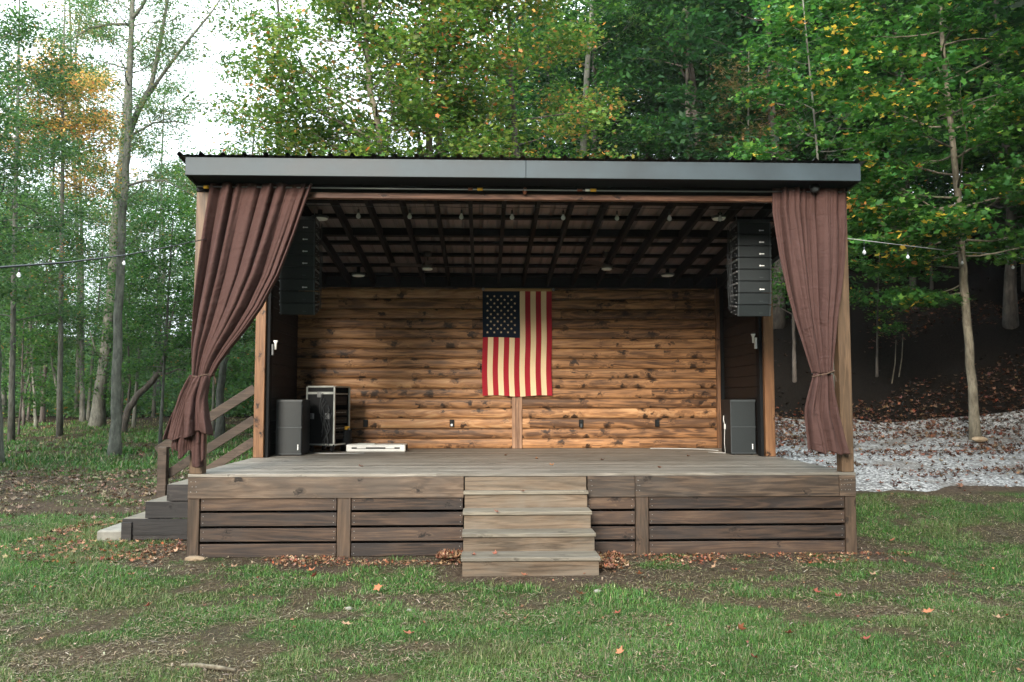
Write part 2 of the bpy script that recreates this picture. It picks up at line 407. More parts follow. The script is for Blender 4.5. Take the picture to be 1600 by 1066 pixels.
nx_, ny_ = len(gx), len(gy); ii = np.arange(ny_ - 1)[:, None] * nx_ + np.arange(nx_ - 1)[None, :]
F = np.stack([ii, ii + 1, ii + nx_ + 1, ii + nx_], -1).reshape(-1, 4)
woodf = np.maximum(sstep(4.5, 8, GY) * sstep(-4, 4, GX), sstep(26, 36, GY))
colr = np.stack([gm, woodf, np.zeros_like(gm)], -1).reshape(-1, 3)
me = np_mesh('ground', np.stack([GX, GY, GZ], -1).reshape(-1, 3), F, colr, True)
def groundm():
    g = NG('lawn_and_earth'); v = g.objc(False); a = g.new('ShaderNodeAttribute'); a.attribute_name = 'tint'
    s = g.new('ShaderNodeSeparateColor'); g.l.new(a.outputs['Color'], s.inputs[0])
    n1 = g.noise(v, 2.2, 6, .65); n2 = g.noise(v, 26., 6, .75); n3 = g.noise(v, 90., 3, .7)
    soil = g.ramp(n2, [(.3, (.026, .018, .012)), (.52, (.078, .056, .039)), (.72, (.19, .15, .108))])
    soil = g.mix(g.ramp(n1, [(.4, 0.), (.65, .7)]), soil, (.050, .040, .033))
    soil = g.mix(g.ramp(n3, [(.6, 0.), (.72, .6)]), soil, (.27, .22, .16))
    gr = g.ramp(n3, [(.3, (.018, .030, .010)), (.7, (.055, .085, .026))])
    shaded_duff = g.ramp(n2, [(.3, (.003, .003, .003)), (.5, (.008, .007, .006)), (.75, (.026, .018, .013))])  # wood floor taken near black, canopy shade put into its colour
    c = g.mix(s.outputs[0], soil, gr); c = g.mix(s.outputs[1], c, shaded_duff)
    g.bump(g.math('ADD', n2, g.math('MULTIPLY', n3, .5)), .9, .03); return g.fin(c, .98, 0, .02)
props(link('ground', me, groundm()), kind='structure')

# gravel drive behind and to the right of the stage
u = np.linspace(0, 1, 190); t = np.linspace(0, 1, 120); U, T = np.meshgrid(u, t)
X = 1.5 + 26 * U ** 1.15
Yf = 2.9 + (fbm(X * 1.3, X * 0 + 2, 41, 4) - .5) * .9 + .03 * X; Yb = 12.2 - .42 * np.clip(X - 4, 0, 14) + (fbm(X * .5, X * 0 + 5, 43, 3) - .5) * 1.6
Y = Yf + (Yb - Yf) * T
edge = np.minimum(np.minimum(T, 1 - T) * 20, 1)
Z = ground_h(X, Y) - .03 + .055 * np.clip(edge, 0, 1)
ii = np.arange(119)[:, None] * 190 + np.arange(189)[None, :]
F = np.stack([ii, ii + 1, ii + 191, ii + 190], -1).reshape(-1, 4)
me = np_mesh('gravel', np.stack([X, Y, Z], -1).reshape(-1, 3), F, None, True)
def gravm():
    g = NG('pale_limestone_gravel'); v = g.objc(False)
    vo = g.new('ShaderNodeTexVoronoi'); g.l.new(v, vo.inputs['Vector']); vo.inputs['Scale'].default_value = 26
    s = g.new('ShaderNodeSeparateColor'); g.l.new(vo.outputs['Color'], s.inputs[0])
    c = g.ramp(s.outputs[0], [(0., (.12, .12, .12)), (.5, (.29, .29, .285)), (1., (.50, .50, .49))])
    c = g.mix(g.ramp(vo.outputs['Distance'], [(.45, 0.), (.75, .8)]), c, (.07, .07, .07))
    n = g.noise(v, .9, 6, .7); c = g.mix(g.ramp(n, [(.46, 0.), (.62, .85)]), c, (.11, .095, .08))
    h = g.math('SUBTRACT', 1., vo.outputs['Distance']); g.bump(h, .9, .03); return g.fin(c, .9, 0, .2)
props(link('gravel_drive', me, gravm()), kind='structure')

# grass blades
def leaf_instances(T, F, P, Rm, S):
    """template T (n,3), faces F (m,k), positions P (N,3), rotations Rm (N,3,3), scales S (N,) or (N,3)"""
    N = len(P); n = len(T); S = S[:, None] if S.ndim == 1 else S
    V = np.einsum('nij,nkj->nki', Rm, T[None] * S[:, None, :]) + P[:, None, :]
    FF = F[None] + (np.arange(N) * n)[:, None, None]
    return V.reshape(-1, 3), FF.reshape(-1, F.shape[1])
def rotz_tilt(az, tilt, roll=None):
    ca, sa, ct, st = np.cos(az), np.sin(az), np.cos(tilt), np.sin(tilt); z = np.zeros_like(ca); o = np.ones_like(ca)
    Rz = np.stack([np.stack([ca, -sa, z], -1), np.stack([sa, ca, z], -1), np.stack([z, z, o], -1)], -2)
    Rx = np.stack([np.stack([o, z, z], -1), np.stack([z, ct, -st], -1), np.stack([z, st, ct], -1)], -2)
    Rr = Rz @ Rx
    if roll is not None:
        c, s = np.cos(roll), np.sin(roll)
        Rr = Rr @ np.stack([np.stack([c, -s, z], -1), np.stack([s, c, z], -1), np.stack([z, z, o], -1)], -2)
    return Rr
BT = np.array([[-.5, 0, 0], [.5, 0, 0], [.38, .12, .5], [-.38, .12, .5], [0, .42, 1.]]); BF = np.array([[0, 1, 2], [0, 2, 3], [3, 2, 4]])
def pick_cols(N, pal, jit=.18):
    w = np.array([p[0] for p in pal], float); w /= w.sum(); c = np.array([p[1] for p in pal])
    k = rng.choice(len(pal), N, p=w); return np.clip(c[k] * (1 + rng.normal(0, jit, (N, 1))) * (1 + rng.normal(0, jit * .35, (N, 3))), .004, .9)
GP = [(5, (.062, .155, .034)), (4, (.044, .118, .028)), (2, (.11, .22, .045)), (1.1, (.19, .185, .095)), (.9, (.30, .265, .165))]
def grass_patch(x0, x1, y0, y1, n, hgt, wid, thr=.1):
    x = rng.uniform(x0, x1, n); y = rng.uniform(y0, y1, n)
    m = grass_mask(x, y); inside = (np.abs(x) < 3.7) & (y > -.05); st = (np.abs(x) < .72) & (y > -1.1) & (y < 0)
    sd_ = (x > -5.15) & (x < -3.6) & (y > 1.0) & (y < 2.6)
    cone = np.abs(x - CX) < (y - CY) * .72 + .8
    k = (rng.random(n) < m * .95 + .05 * (y < 6)) & ~inside & ~st & ~sd_ & cone & ~((x > 3.8) & (y > 2.9))
    x, y, m = x[k], y[k], m[k]; n = len(x)
    P = np.stack([x, y, ground_h(x, y) - .004], -1)
    clump = fbm(x * 5, y * 5, 77, 2)
    h = hgt * (.35 + 1.1 * rng.random(n)) * (.25 + 1.5 * clump) * (.55 + .45 * m)
    w = wid * (.7 + .6 * rng.random(n))
    Rm = rotz_tilt(rng.uniform(0, 2 * np.pi, n), -np.abs(rng.normal(0, .55, n)))
    V, FF = leaf_instances(BT, BF, P, Rm, np.stack([w, h, h], -1))
    c = pick_cols(n, GP); dry = sstep(.5, .15, m)[:, None] * .6 + sstep(.5, .75, fbm(x * .9, y * 1.1, 90, 3))[:, None] * .3
    c = c * (.62 + .75 * fbm(x * 2.3, y * 2.3, 93, 3))[:, None]; c = c * (1 - dry) + np.array([.19, .15, .085]) * dry * (1 + rng.normal(0, .2, (n, 1)))
    return V, FF, np.repeat(c, 5, 0)
parts = [grass_patch(-6.5, 6.5, -5.4, -2.2, 420000, .036, .0040), grass_patch(-8.5, 9.5, -2.2, 3.2, 430000, .045, .0058),
         grass_patch(-11, -3.6, 3.0, 12, 60000, .07, .014), grass_patch(-26, -4, 9, 34, 110000, .13, .035)]
def straw(x0, x1, y0, y1, n, ln, seed):
    r = np.random.default_rng(seed); x = r.uniform(x0, x1, n); y = r.uniform(y0, y1, n); d_ = fbm(x * 1.7, y * 1.7, 55, 4)
    k = (r.random(n) < .25 + 1.2 * sstep(.4, .65, d_)) & ~((np.abs(x) < 3.7) & (y > -.05)) & ~((np.abs(x) < .72) & (y > -1.1) & (y < 0)) & ~((x > 3.8) & (y > 2.9)) & (np.abs(x - CX) < (y - CY) * .72 + .8) & ~((x > -5.15) & (x < -3.6) & (y > 1.0) & (y < 2.6))
    x, y = x[k], y[k]; n = len(x); P = np.stack([x, y, ground_h(x, y) + r.uniform(.002, .022, n)], -1)
    Rm = rotz_tilt(r.uniform(0, 6.283, n), -r.uniform(1.1, 1.75, n)); h = ln * r.uniform(.4, 1.3, n); w = h * r.uniform(.06, .22, n)
    V, FF = leaf_instances(BT, BF, P, Rm, np.stack([w, h * .5, h], -1))
    c = pick_cols(n, [(4, (.26, .215, .14)), (3, (.17, .135, .085)), (2, (.10, .07, .045)), (1, (.36, .31, .22))], .2); return V, FF, np.repeat(c, 5, 0)
parts += [straw(-6.5, 6.5, -5.4, -2.2, 75000, .045, 5), straw(-8.5, 9.5, -2.2, 3.0, 75000, .06, 6)]
off = 0; Vs, Fs, Cs = [], [], []
for V, FF, C in parts: Vs.append(V); Fs.append(FF + off); Cs.append(C); off += len(V)
props(link('grass', np_mesh('grass', np.concatenate(Vs), np.concatenate(Fs), np.concatenate(Cs)), M['blade']), 'short patchy lawn grass, green with straw coloured blades, around the stage', 'grass', kind='stuff')

# fallen leaves
def leaf_outline(lobes=5, depth=.5):
    pts = []; n = lobes * 2
    for k in range(n):
        a = -math.pi / 2 + 2 * math.pi * (k + .5) / n if False else -math.pi / 2 + 2 * math.pi * k / n
        if k % 2 == 0: r = .38 if k == 0 else depth
        else: r = 1.0 if k not in (1, n - 1) else .72
        pts.append((r * math.cos(a), r * math.sin(a), 0))
    return pts
_lo = leaf_outline(5, .52)
LT = np.array([(0, 0, .0)] + [(x * .5, y * .5, .12 * (x * x + y * y)) for x, y, z in _lo]); LF = np.array([[0, i + 1, (i + 1) % len(_lo) + 1] for i in range(len(_lo))])
OT = np.array([[0, -.5, 0], [.27, 0, .06], [0, .55, 0], [-.27, 0, .06]]); OF = np.array([[0, 1, 2, 3]])
DP = [(3, (.20, .10, .055)), (3, (.13, .062, .035)), (2, (.30, .17, .10)), (1, (.26, .07, .03)), (1, (.34, .24, .15))]
def litter(x, y, size, pal=DP, lift=.012):
    n = len(x); P = np.stack([x, y, ground_h(x, y) + lift + rng.random(n) * .012], -1)
    Rm = rotz_tilt(rng.uniform(0, 6.28, n), rng.normal(0, .45, n), rng.uniform(0, 6.28, n))
    s = size * (.6 + .8 * rng.random(n)); V, FF = leaf_instances(LT, LF, P, Rm, np.stack([s, s * (.7 + .5 * rng.random(n)), s * (1 + 3 * rng.random(n))], -1))
    return V, FF, np.repeat(pick_cols(n, pal, .28), len(LT), 0)
def samp(n, x0, x1, y0, y1, f):
    x = rng.uniform(x0, x1, n); y = rng.uniform(y0, y1, n); k = rng.random(n) < f(x, y); return x[k], y[k]
L = []
out = lambda x, y: ~((np.abs(x) < 3.72) & (y > -.04)) & ~((np.abs(x) < .7) & (y > -1.06) & (y < 0))
x, y = samp(2600, -7, 7, -5.2, -.6, lambda x, y: .10 + .35 * sstep(.5, .7, fbm(x * .8, y, 61, 3))); L.append(litter(x, y, .028))
x, y = samp(3600, -4.2, 4.2, -.6, -.02, lambda x, y: out(x, y) * sstep(.47, .66, fbm(x * 1.3, y * 2, 62, 3)) * sstep(-.95, -.3, y)); L.append(litter(x, y, .038))
x, y = samp(350, -.95, -.70, -.4, -.05, lambda x, y: np.full_like(x, .5)); L.append(litter(x, y, .07, lift=.05))
x, y = samp(450, .68, 1.0, -.9, -.05, lambda x, y: np.full_like(x, .4)); L.append(litter(x, y, .06, lift=.03))
x, y = samp(9000, -11, -3.8, 2.6, 13, lambda x, y: .08 + .75 * sstep(.4, .55, fbm(x * .6, y * .6, 63, 3)) * sstep(13, 9, y)); L.append(litter(x, y, .075, [(3, (.15, .105, .07)), (3, (.24, .18, .125)), (2, (.10, .07, .045)), (.6, (.2, .10, .06))]))
x, y = samp(2500, -6, -3.8, -.3, 2.6, lambda x, y: .3 + .6 * sstep(.5, .6, fbm(x, y, 64, 3))); L.append(litter(x, y, .05))
x, y = samp(42000, 3.7, 22, 2.7, 13.5, lambda x, y: .05 + .25 * sstep(5.5, 9, y) + .7 * sstep(.44, .60, fbm(x * .55, y * 1.6, 65, 4)) * sstep(3.2, 5.4, y) - 1.0 * sstep(9.6, 11, y) + .5 * sstep(8.2, 9.2, y)); L.append(litter(x, y, .085, [(4, (.075, .038, .026)), (3, (.12, .058, .036)), (2, (.17, .095, .055)), (1, (.17, .05, .025))], .035))
x, y = samp(1500, -1, 26, 10, 22, lambda x, y: .7 + 0 * x); L.append(litter(x, y, .12, [(4, (.010, .007, .005)), (2, (.022, .013, .009)), (.5, (.05, .022, .012))]))  # slope litter coloured darker to carry the shade under the trees
x, y = samp(5000, -26, -5, 13, 36, lambda x, y: .6 * sstep(.45, .6, fbm(x * .3, y * .3, 66, 3))); L.append(litter(x, y, .14, [(3, (.12, .08, .05)), (2, (.2, .13, .08))]))
off = 0; Vs, Fs, Cs = [], [], []
for V, FF, C in L: Vs.append(V); Fs.append(FF + off); Cs.append(C); off += len(V)
props(link('leaf_litter', np_mesh('leaf_litter', np.concatenate(Vs), np.concatenate(Fs), np.concatenate(Cs)), M['dry']), 'brown autumn leaf litter drifted over lawn, gravel and wood floor', 'fallen leaves', kind='stuff')

# ---------------------------------------------------------------- the stage
H = .895; W = 3.66
stage = thing('stage_pavilion', 'open fronted timber stage with log siding back wall and grey metal shed roof', 'stage', (0, 0, 0))
b = MB()
rr = random.Random(3); y = -.012; k = 0
while y < 4.6:
    w_ = .136; y1 = min(y + w_, 4.7)
    b.box((-W - .006, y, H - .032), (W + .006, y1, H + rr.uniform(-.0012, .0012)), bev=.003); y += .14; k += 1
b.build('deck', M['deck'], stage)
def part(name, a, c, m, bev=.004, parent=None): return MB().box(a, c, bev=bev).build(name, M[m] if isinstance(m, str) else m, parent or stage)
part('rim_board', (-W, -.022, H - .262), (-.685, .02, H - .034), 'rim'); part('rim_board', (.672, -.022, H - .262), (1.195, .02, H - .034), 'rim')
part('rim_board', (1.199, -.022, H - .262), (3.47, .02, H - .034), 'rim'); part('rim_board', (3.474, -.024, H - .262), (W, .02, H - .034), 'rim')
part('rim_board', (W - .022, .022, H - .262), (W + .001, 4.6, H - .034), 'rim'); part('rim_board', (-W - .001, .022, H - .262), (-W + .022, 4.6, H - .034), 'rim')
nail_pos = []
for (x0, x1) in ((-3.53, -2.06), (-1.905, -.69), (.66, 1.198), (1.35, 3.535)):
    for i in range(4):
        z1 = .640 - i * .1655; z0 = z1 - .140
        if x0 > 0 and i == 3: z0 += .0
        part('slat', (x0 + rr.uniform(0, .006), .002, z0 + rr.uniform(-.003, .003)), (x1 - rr.uniform(0, .006), .030, z1), 'slat')
        for xx in (x0 + .035, x1 - .035):
            for dz in (.035, .105): nail_pos.append((xx + rr.uniform(-.006, .006), .001, z0 + dz))
for xx in (-3.62, -3.57, 3.5, 3.53, 3.57, 3.6, .72, 1.22, 1.24):
    for k in range(3): nail_pos.append((xx + rr.uniform(-.012, .012), -.024, H - .08 - k * .055))
nme = None
for q in nail_pos:
    if nme is None: o0 = MB().cyl((0, .003, 0), (0, -.002, 0), .0045, n=6).build('nail', M['steel'], stage, local=True); nme = o0.data; o0.location = q
    else: o1_ = bpy.data.objects.new('nail', nme); COL.objects.link(o1_); o1_.parent = stage; o1_.location = q
for x0, x1 in ((-2.056, -1.91), (1.203, 1.345)): part('skirt_post', (x0, -.012, -.1), (x1, .06, .632), 'shortpost', .006)
for x0, x1 in ((-W, -3.535), (3.54, W)): part('skirt_post', (x0, -.012, -.12), (x1, .13, .632), 'shortpost', .006)
for sgn in (-1, 1):
    for i in range(4):
        z1 = .640 - i * .1655; xa = sgn * (W - .03); part('slat', (min(xa, xa + sgn * .026), .14, z1 - .14), (max(xa, xa + sgn * .026), 4.5, z1), 'slat')
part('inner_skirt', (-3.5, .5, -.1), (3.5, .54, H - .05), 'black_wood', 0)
# posts (rear row, middle row, front row)
for sx in (-1, 1):
    a = sx * W; c_ = sx * (W - .14)
    part('front_post', (min(a, c_), .006, H), (max(a, c_), .146, 4.0), 'frontpost', .006)
    part('middle_post', (min(a, c_), 2.5, H), (max(a, c_), 2.64, 3.84), 'post', .006)
    part('rear_post', (min(a, c_), 4.6, -.1), (max(a, c_), 4.74, 3.6), 'frontpost', .006)
# roof
def zr(y): return 4.25 - .109 * y
rs = MB(); rp = .2286; xs = []; x = -3.74; n = 0
prof = []
xq = -3.74
while xq < 3.74:
    prof += [(xq, 0), (xq + .016, .030), (xq + .040, .030), (xq + .063, 0), (xq + .115, .0), (xq + .121, .006), (xq + .133, .006), (xq + .139, 0)]
    xq += rp
prof = [p for p in prof if p[0] < 3.76]
def sheet(mb, dz, y0=-.40, y1=4.95):
    pts = []; fc = []
    for (x, z) in prof:
        pts += [(x, y0, zr(y0) + z + dz), (x, y1, zr(y1) + z + dz)]
    for i in range(len(prof) - 1): fc.append((2 * i, 2 * i + 1, 2 * i + 3, 2 * i + 2))
    mb.poly(pts, fc)
rs.mi = 0; sheet(rs, .010); rs.mi = 1; sheet(rs, .006, -.30)
bmesh.ops.recalc_face_normals
me = bpy.data.meshes.new('roof'); rs.bm.to_mesh(me); rs.bm.free()
roof = link('roof', me, [M['metal_roof'], M['metal_under']], stage)
MB().box((-3.655, -.372, 4.090), (-.02, -.345, 4.283), bev=.003).build('fascia', M['fascia'], roof)
MB().box((-.017, -.372, 4.090), (3.655, -.345, 4.283), bev=.003).build('fascia', M['fascia'], roof)
for sx in (-1, 1):
    a = sx * 3.655; c_ = sx * 3.63
    mb = MB(); xa, xb = min(a, c_), max(a, c_)
    mb.prism([(xa, -.344, 4.09), (xa, 4.9, zr(4.9) - .2), (xa, 4.9, zr(4.9) - .003), (xa, -.344, zr(-.344) - .003)], (xb - xa, 0, 0)).build('rake_board', M['black_wood'], roof)
MB().box((-3.63, -.344, 4.092), (3.63, -.02, 4.104)).build('soffit', M['black_wood'], roof)
for yy in (.32, .91, 1.5, 2.07, 2.66, 3.26, 3.86, 4.42):
    hh = .038 if abs(yy - 2.07) > .1 else .10
    mb = MB(); mb.prism([(-3.62, yy - .044, zr(yy - .044)), (-3.62, yy + .044, zr(yy + .044)), (-3.62, yy + .044, zr(yy + .044) - hh), (-3.62, yy - .044, zr(yy - .044) - hh)], (7.24, 0, 0))
    mb.build('purlin', M['rafter'], roof)
xr = -3.50
while xr < 3.6:
    mb = MB(); mb.prism([(xr - .018, .085, zr(.085) - .041), (xr - .018, 4.62, zr(4.62) - .041), (xr - .018, 4.62, zr(4.62) - .20), (xr - .018, .085, zr(.085) - .165)], (.044, 0, 0))
    mb.build('rafter', M['rafter'], roof); xr += .4085
# header: black beam, brown plate below it
part('header_beam', (-3.66, .0, 4.008), (3.66, .05, 4.09), 'black_wood', 0)
part('header_plate', (-3.515, -.004, 3.942), (3.515, .08, 4.006), 'plate', .004)
for sx in (-1, 1):
    a, c_ = sx * 3.64, sx * 3.56
    mb = MB(); mb.prism([(min(a, c_), .15, 3.86), (min(a, c_), 4.58, 3.40), (min(a, c_), 4.58, 3.62), (min(a, c_), .15, 4.08)], (.08, 0, 0)).build('side_beam', M['black_wood'], stage)
part('wall_top_shade', (-3.53, 4.44, 3.545), (3.40, 4.53, 3.72), 'black_wood', .003)  # added black strip standing in for the shadow across the wall top
# back wall of rounded log siding
pitch = .165; mb = MB(); nb = 18
for i in range(nb):
    z0 = H + i * pitch; sec = [(.05, 0)]
    for k in range(9):
        tt = k / 8; sec.append((-.015 * math.sin(math.pi * min(max(tt, .0), 1)) ** .55 - .001 if 0 < k < 8 else 0, .006 + tt * (pitch - .012)))
    sec.append((.05, pitch))
    for (x0, x1) in ((-3.53, -.002), (.165, 3.40)):
        n = len(sec); vs = [mb.bm.verts.new((x0, 4.57 + s[0], z0 + s[1])) for s in sec] + [mb.bm.verts.new((x1, 4.57 + s[0], z0 + s[1])) for s in sec]
        for k in range(n - 1):
            f = mb.bm.faces.new((vs[k], vs[n + k], vs[n + k + 1], vs[k + 1])); f.smooth = 1 < k < n - 3
back = mb.build('back_wall', M['wall'], stage)
MB().box((-.003, 4.535, H), (.166, 4.60, 3.86), bev=.004).build('batten', M['batten'], back)
MB().box((3.40, 4.50, H), (3.465, 4.60, 3.86), bev=.003).build('corner_trim', M['trim'], back)
MB().box((-3.60, 4.622, .0), (3.60, 4.66, 3.70)).build('backing', M['black_wood'], back)
MB().box((3.467, 4.54, H), (3.54, 4.60, 3.8)).build('corner_filler', M['black_wood'], back)
for sx in (-1, 1):
    mb = MB()
    for i in range(18):
        z0 = H + i * .165; a = sx * 3.535; c_ = sx * 3.60
        mb.box((min(a, c_), 2.645, z0 + .003), (max(a, c_), 4.565, z0 + .162), bev=.004)
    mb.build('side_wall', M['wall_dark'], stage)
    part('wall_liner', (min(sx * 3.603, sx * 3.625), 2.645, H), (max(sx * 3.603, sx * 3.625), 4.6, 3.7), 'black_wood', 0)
    part('post_liner', (min(sx * 3.515, sx * 3.47), 2.56, H), (max(sx * 3.515, sx * 3.47), 2.70, 3.78), 'black_wood', .003)

# front steps
steps = thing('front_steps', 'four tread wooden steps leading up to the front of the stage', 'steps', (0, -1.0, 0))
fr = [-1.02, -.70, -.41, -.125]
for i in range(5):
    zt = (i + 1) * .179
    yf = fr[i] if i < 4 else -.048
    ze = zt - .038 if i < 4 else H - .034
    wl_ = .665 + (0 if i < 4 else -.0)
    MB().box((-.672, yf, i * .179 - (.06 if i == 0 else .034)), (.655, yf + .024, ze - .001), bev=.003).build('riser', M['step'], steps)
    if i < 4:
        yb = (fr[i + 1] if i < 3 else -.05)
        MB().box((-.685, yf - .028, zt - .037), (.668, yb - .002, zt), bev=.005).build('tread', M['tread'], steps)
for sx in (-.668, .648):
    mb = MB(); mb.prism([(sx, -.99, -.06), (sx, -.99, .139), (sx, -.68, .139), (sx, -.68, .318), (sx, -.39, .318), (sx, -.39, .497), (sx, -.10, .497), (sx, -.10, .67), (sx, -.048, .67), (sx, -.048, -.06)], (.004, 0, 0)).build('stringer', M['step'], steps)

# side stairs on the left with handrail
ss = thing('side_stairs', 'dark wooden side stairs with sloping handrails left of the stage', 'stairs', (-4.2, 1.8, 0))
for x0, zt in ((-4.28, .679), (-4.53, .475), (-4.80, .272)):
    MB().box((x0, 1.08, zt - .04), (-3.67 if zt > .6 else x0 + .30, 2.42, zt), bev=.004).build('tread', M['tread'], ss)
    MB().box((x0 - .004, 1.062, zt - .197), (-3.67, 1.078, zt - .002), bev=.003).build('stringer', M['stair'], ss)
    MB().box((x0 + .02, 1.10, zt - .2), (x0 + .04, 2.42, zt - .042)).build('riser', M['stair'], ss)
MB().box((-4.70, 1.07, .02), (-3.67, 1.085, .115), bev=.003).build('stringer', M['stair'], ss)
MB().box((-4.80, 1.03, -.06), (-4.68, 1.10, .232), bev=.004).build('foot_post', M['stair'], ss)
MB().box((-4.93, 2.42, -.05), (-4.81, 2.53, 1.05), bev=.005).build('newel_post', M['rail'], ss)
MB().bar((-4.99, 2.55, .985), (-3.662, 2.55, 1.855), .035, .13, bev=.004).build('handrail', M['rail'], ss)
MB().bar((-4.85, 2.56, .66), (-3.662, 2.56, 1.425), .035, .12, bev=.004).build('handrail', M['rail'], ss)
MB().bar((-4.75, 2.57, .42), (-3.662, 2.57, 1.125), .035, .12, bev=.004).build('handrail', M['rail'], ss)
pad = MB().box((-5.13, 1.12, -.08), (-4.66, 2.3, .125), bev=.02).build('concrete_step', M['concrete'], loc=(-4.9, 1.7, 0)); props(pad, 'pale concrete pad at the foot of the side stairs', 'concrete pad')
for (px, py, s, lb) in ((433, 877, 0, ''),): pass
def rock(loc, s, mat, label, seed, cat='stone'):
    bm = bmesh.new(); bmesh.ops.create_icosphere(bm, subdivisions=2, radius=1)
    r2 = random.Random(seed)
    for v in bm.verts: v.co = Vector((v.co.x * s[0], v.co.y * s[1], v.co.z * s[2])) * (1 + r2.uniform(-.13, .13))
    me = bpy.data.meshes.new('rock'); bm.to_mesh(me); bm.free()
    o = link('stone', me, mat, loc=loc, local=True); return props(o, label, cat)
g0 = hit(303, 876); rock((g0[0], g0[1], g0[2] + .01), (.11, .06, .03), M['stone'], 'tan stone at the foot of the left corner post of the stage', 1)
g0 = hit(1517, 690); rock((g0[0], g0[1] - .3, g0[2] + .05), (.17, .10, .06), M['stone'], 'tan rock lying at the left foot of the maple in the gravel', 2)

# ---------------------------------------------------------------- curtains
def interp(tab, z):
    tab = sorted(tab); return np.interp(z, [t[0] for t in tab], [t[1] for t in tab])
def drape(name, parent, L, Rr, ztop, zbot, nf, seed, amp, dens=1.0, y0=-.10, hem=None, nu=240, nv=110, conc=0.):
    u = np.linspace(0, 1, nu); ph = np.zeros(nu); r_ = np.random.default_rng(seed)
    loc = 1 + .55 * np.sin(2 * np.pi * (1.3 * u + r_.random())) + .35 * np.sin(2 * np.pi * (2.9 * u + r_.random())) + dens * u
    ph = np.cumsum(loc); ph = ph / ph[-1] * nf * 2 * np.pi
    am = .65 + .5 * np.sin(2 * np.pi * (2.1 * u + r_.random()))
    V = []
    for j in range(nv):
        t_ = j / (nv - 1); z_line = ztop + (zbot - ztop) * t_
        z = np.full(nu, z_line)
        if hem is not None: z = ztop + (zbot + hem(u) - ztop) * t_
        l = interp(L, z); r = interp(Rr, z); x = l + (r - l) * u
        A = np.interp(t_, [0, .12, .5, .85, 1], amp) * am
        s = np.sin(ph + .5 * np.sin(3 * t_ + seed)); s = np.sign(s) * np.abs(s) ** .8
        yy = y0 + A * s + .25 * A * np.sin(2.3 * ph + 2 * t_ + seed) + .0022 * np.sin(23 * u * 6.28 + 9 * t_ + 3 * np.sin(9 * u))
        xx = x + .45 * A * np.cos(ph) * np.sin(np.pi * np.clip(u, 0, 1)) ** .5
        if conc: yy = yy - conc * np.sin(np.pi * u)
        V.append(np.stack([xx, yy, z + .006 * np.sin(ph * .5)], -1))
    V = np.concatenate(V); ii = np.arange(nv - 1)[:, None] * nu + np.arange(nu - 1)[None, :]
    F = np.stack([ii, ii + 1, ii + nu + 1, ii + nu], -1).reshape(-1, 4)
    me = np_mesh(name, V, F, None, True); o = link(name, me, M['cloth'], parent)
    md = o.modifiers.new('thickness', 'SOLIDIFY'); md.thickness = .004
    return o
def tieback(parent, x0, x1, z, y0=-.1, dz=.0):
    pts = []
    for k in range(25):
        a = 2 * math.pi * k / 24; pts.append(((x0 + x1) / 2 + (x1 - x0) / 2 * 1.08 * math.cos(a), y0 + .085 * math.sin(a), z + dz * math.cos(a) + .004 * math.sin(5 * a)))
    mb = MB(); mb.tube(pts, .0065, 6); mb.tube([(x1, y0 + .02, z + dz), (x1 + .03, y0, z - .03), (x1 + .035, y0 - .01, z - .09)], .006, 5)
    mb.lathe((x1 + .01, y0, z + dz), [(.001, -.018), (.016, -.01), (.018, .004), (.001, .018)], 8)
    return mb.build('tieback', M['tie'], parent)
cl = thing('left_curtain', 'brown cloth curtain gathered low on the left front post', 'curtain', (-3.4, -.1, H))
Lt = [(4.07, -3.47), (3.6, -3.53), (3.1, -3.585), (2.7, -3.625), (2.3, -3.64), (1.97, -3.628)]
Rt_ = [(4.07, -2.36), (3.86, -2.43), (3.5, -2.545), (3.06, -2.70), (2.71, -2.88), (2.45, -3.06), (2.25, -3.22), (2.1, -3.33), (1.97, -3.40)]
drape('drape', cl, Lt, Rt_, 4.07, 1.95, 8, 4, [.05, .06, .09, .075, .045], 1.6, nu=300)
tieback(cl, -3.64, -3.40, 1.955, dz=.02)
drape('tail', cl, [(1.96, -3.62), (1.75, -3.66), (1.5, -3.80), (1.2, -3.83), (1.0, -3.80)], [(1.96, -3.42), (1.7, -3.45), (1.4, -3.47), (1.0, -3.46)], 1.955, 1.12, 4, 11, [.03, .04, .055, .06, .06], .2, y0=-.09,
      hem=lambda u: -.10 * sstep(.5, .75, u) + .05 * np.sin(u * 14), nv=60, nu=160)
drape('tail_flounce', cl, [(1.96, -3.63), (1.75, -3.73), (1.5, -3.81), (1.3, -3.865), (1.0, -3.90)], [(1.96, -3.41), (1.7, -3.445), (1.5, -3.42), (1.36, -3.385), (1.2, -3.36)], 1.96, 1.33, 4.2, 8, [.02, .05, .07, .08, .085], .3, y0=-.17,
      hem=lambda u: -.09 * sstep(.35, .15, u) + .04 * np.sin(u * 9 + 1), nv=60, nu=200)
crt = thing('right_curtain', 'brown cloth curtain tied back in front of the right front post', 'curtain', (3.4, -.1, H))
Lt = [(4.07, 2.77), (3.8, 2.765), (3.3, 2.83), (2.9, 2.905), (2.58, 2.985), (2.3, 3.07), (2.1, 3.13), (1.97, 3.17)]
Rt_ = [(4.07, 3.61), (3.6, 3.60), (3.3, 3.575), (2.9, 3.52), (2.58, 3.465), (2.2, 3.42), (1.97, 3.395)]
drape('drape', crt, Lt, Rt_, 4.07, 1.99, 7, 21, [.05, .05, .075, .06, .04], -.3, nu=300)
tieback(crt, 3.18, 3.40, 1.985, dz=.03)
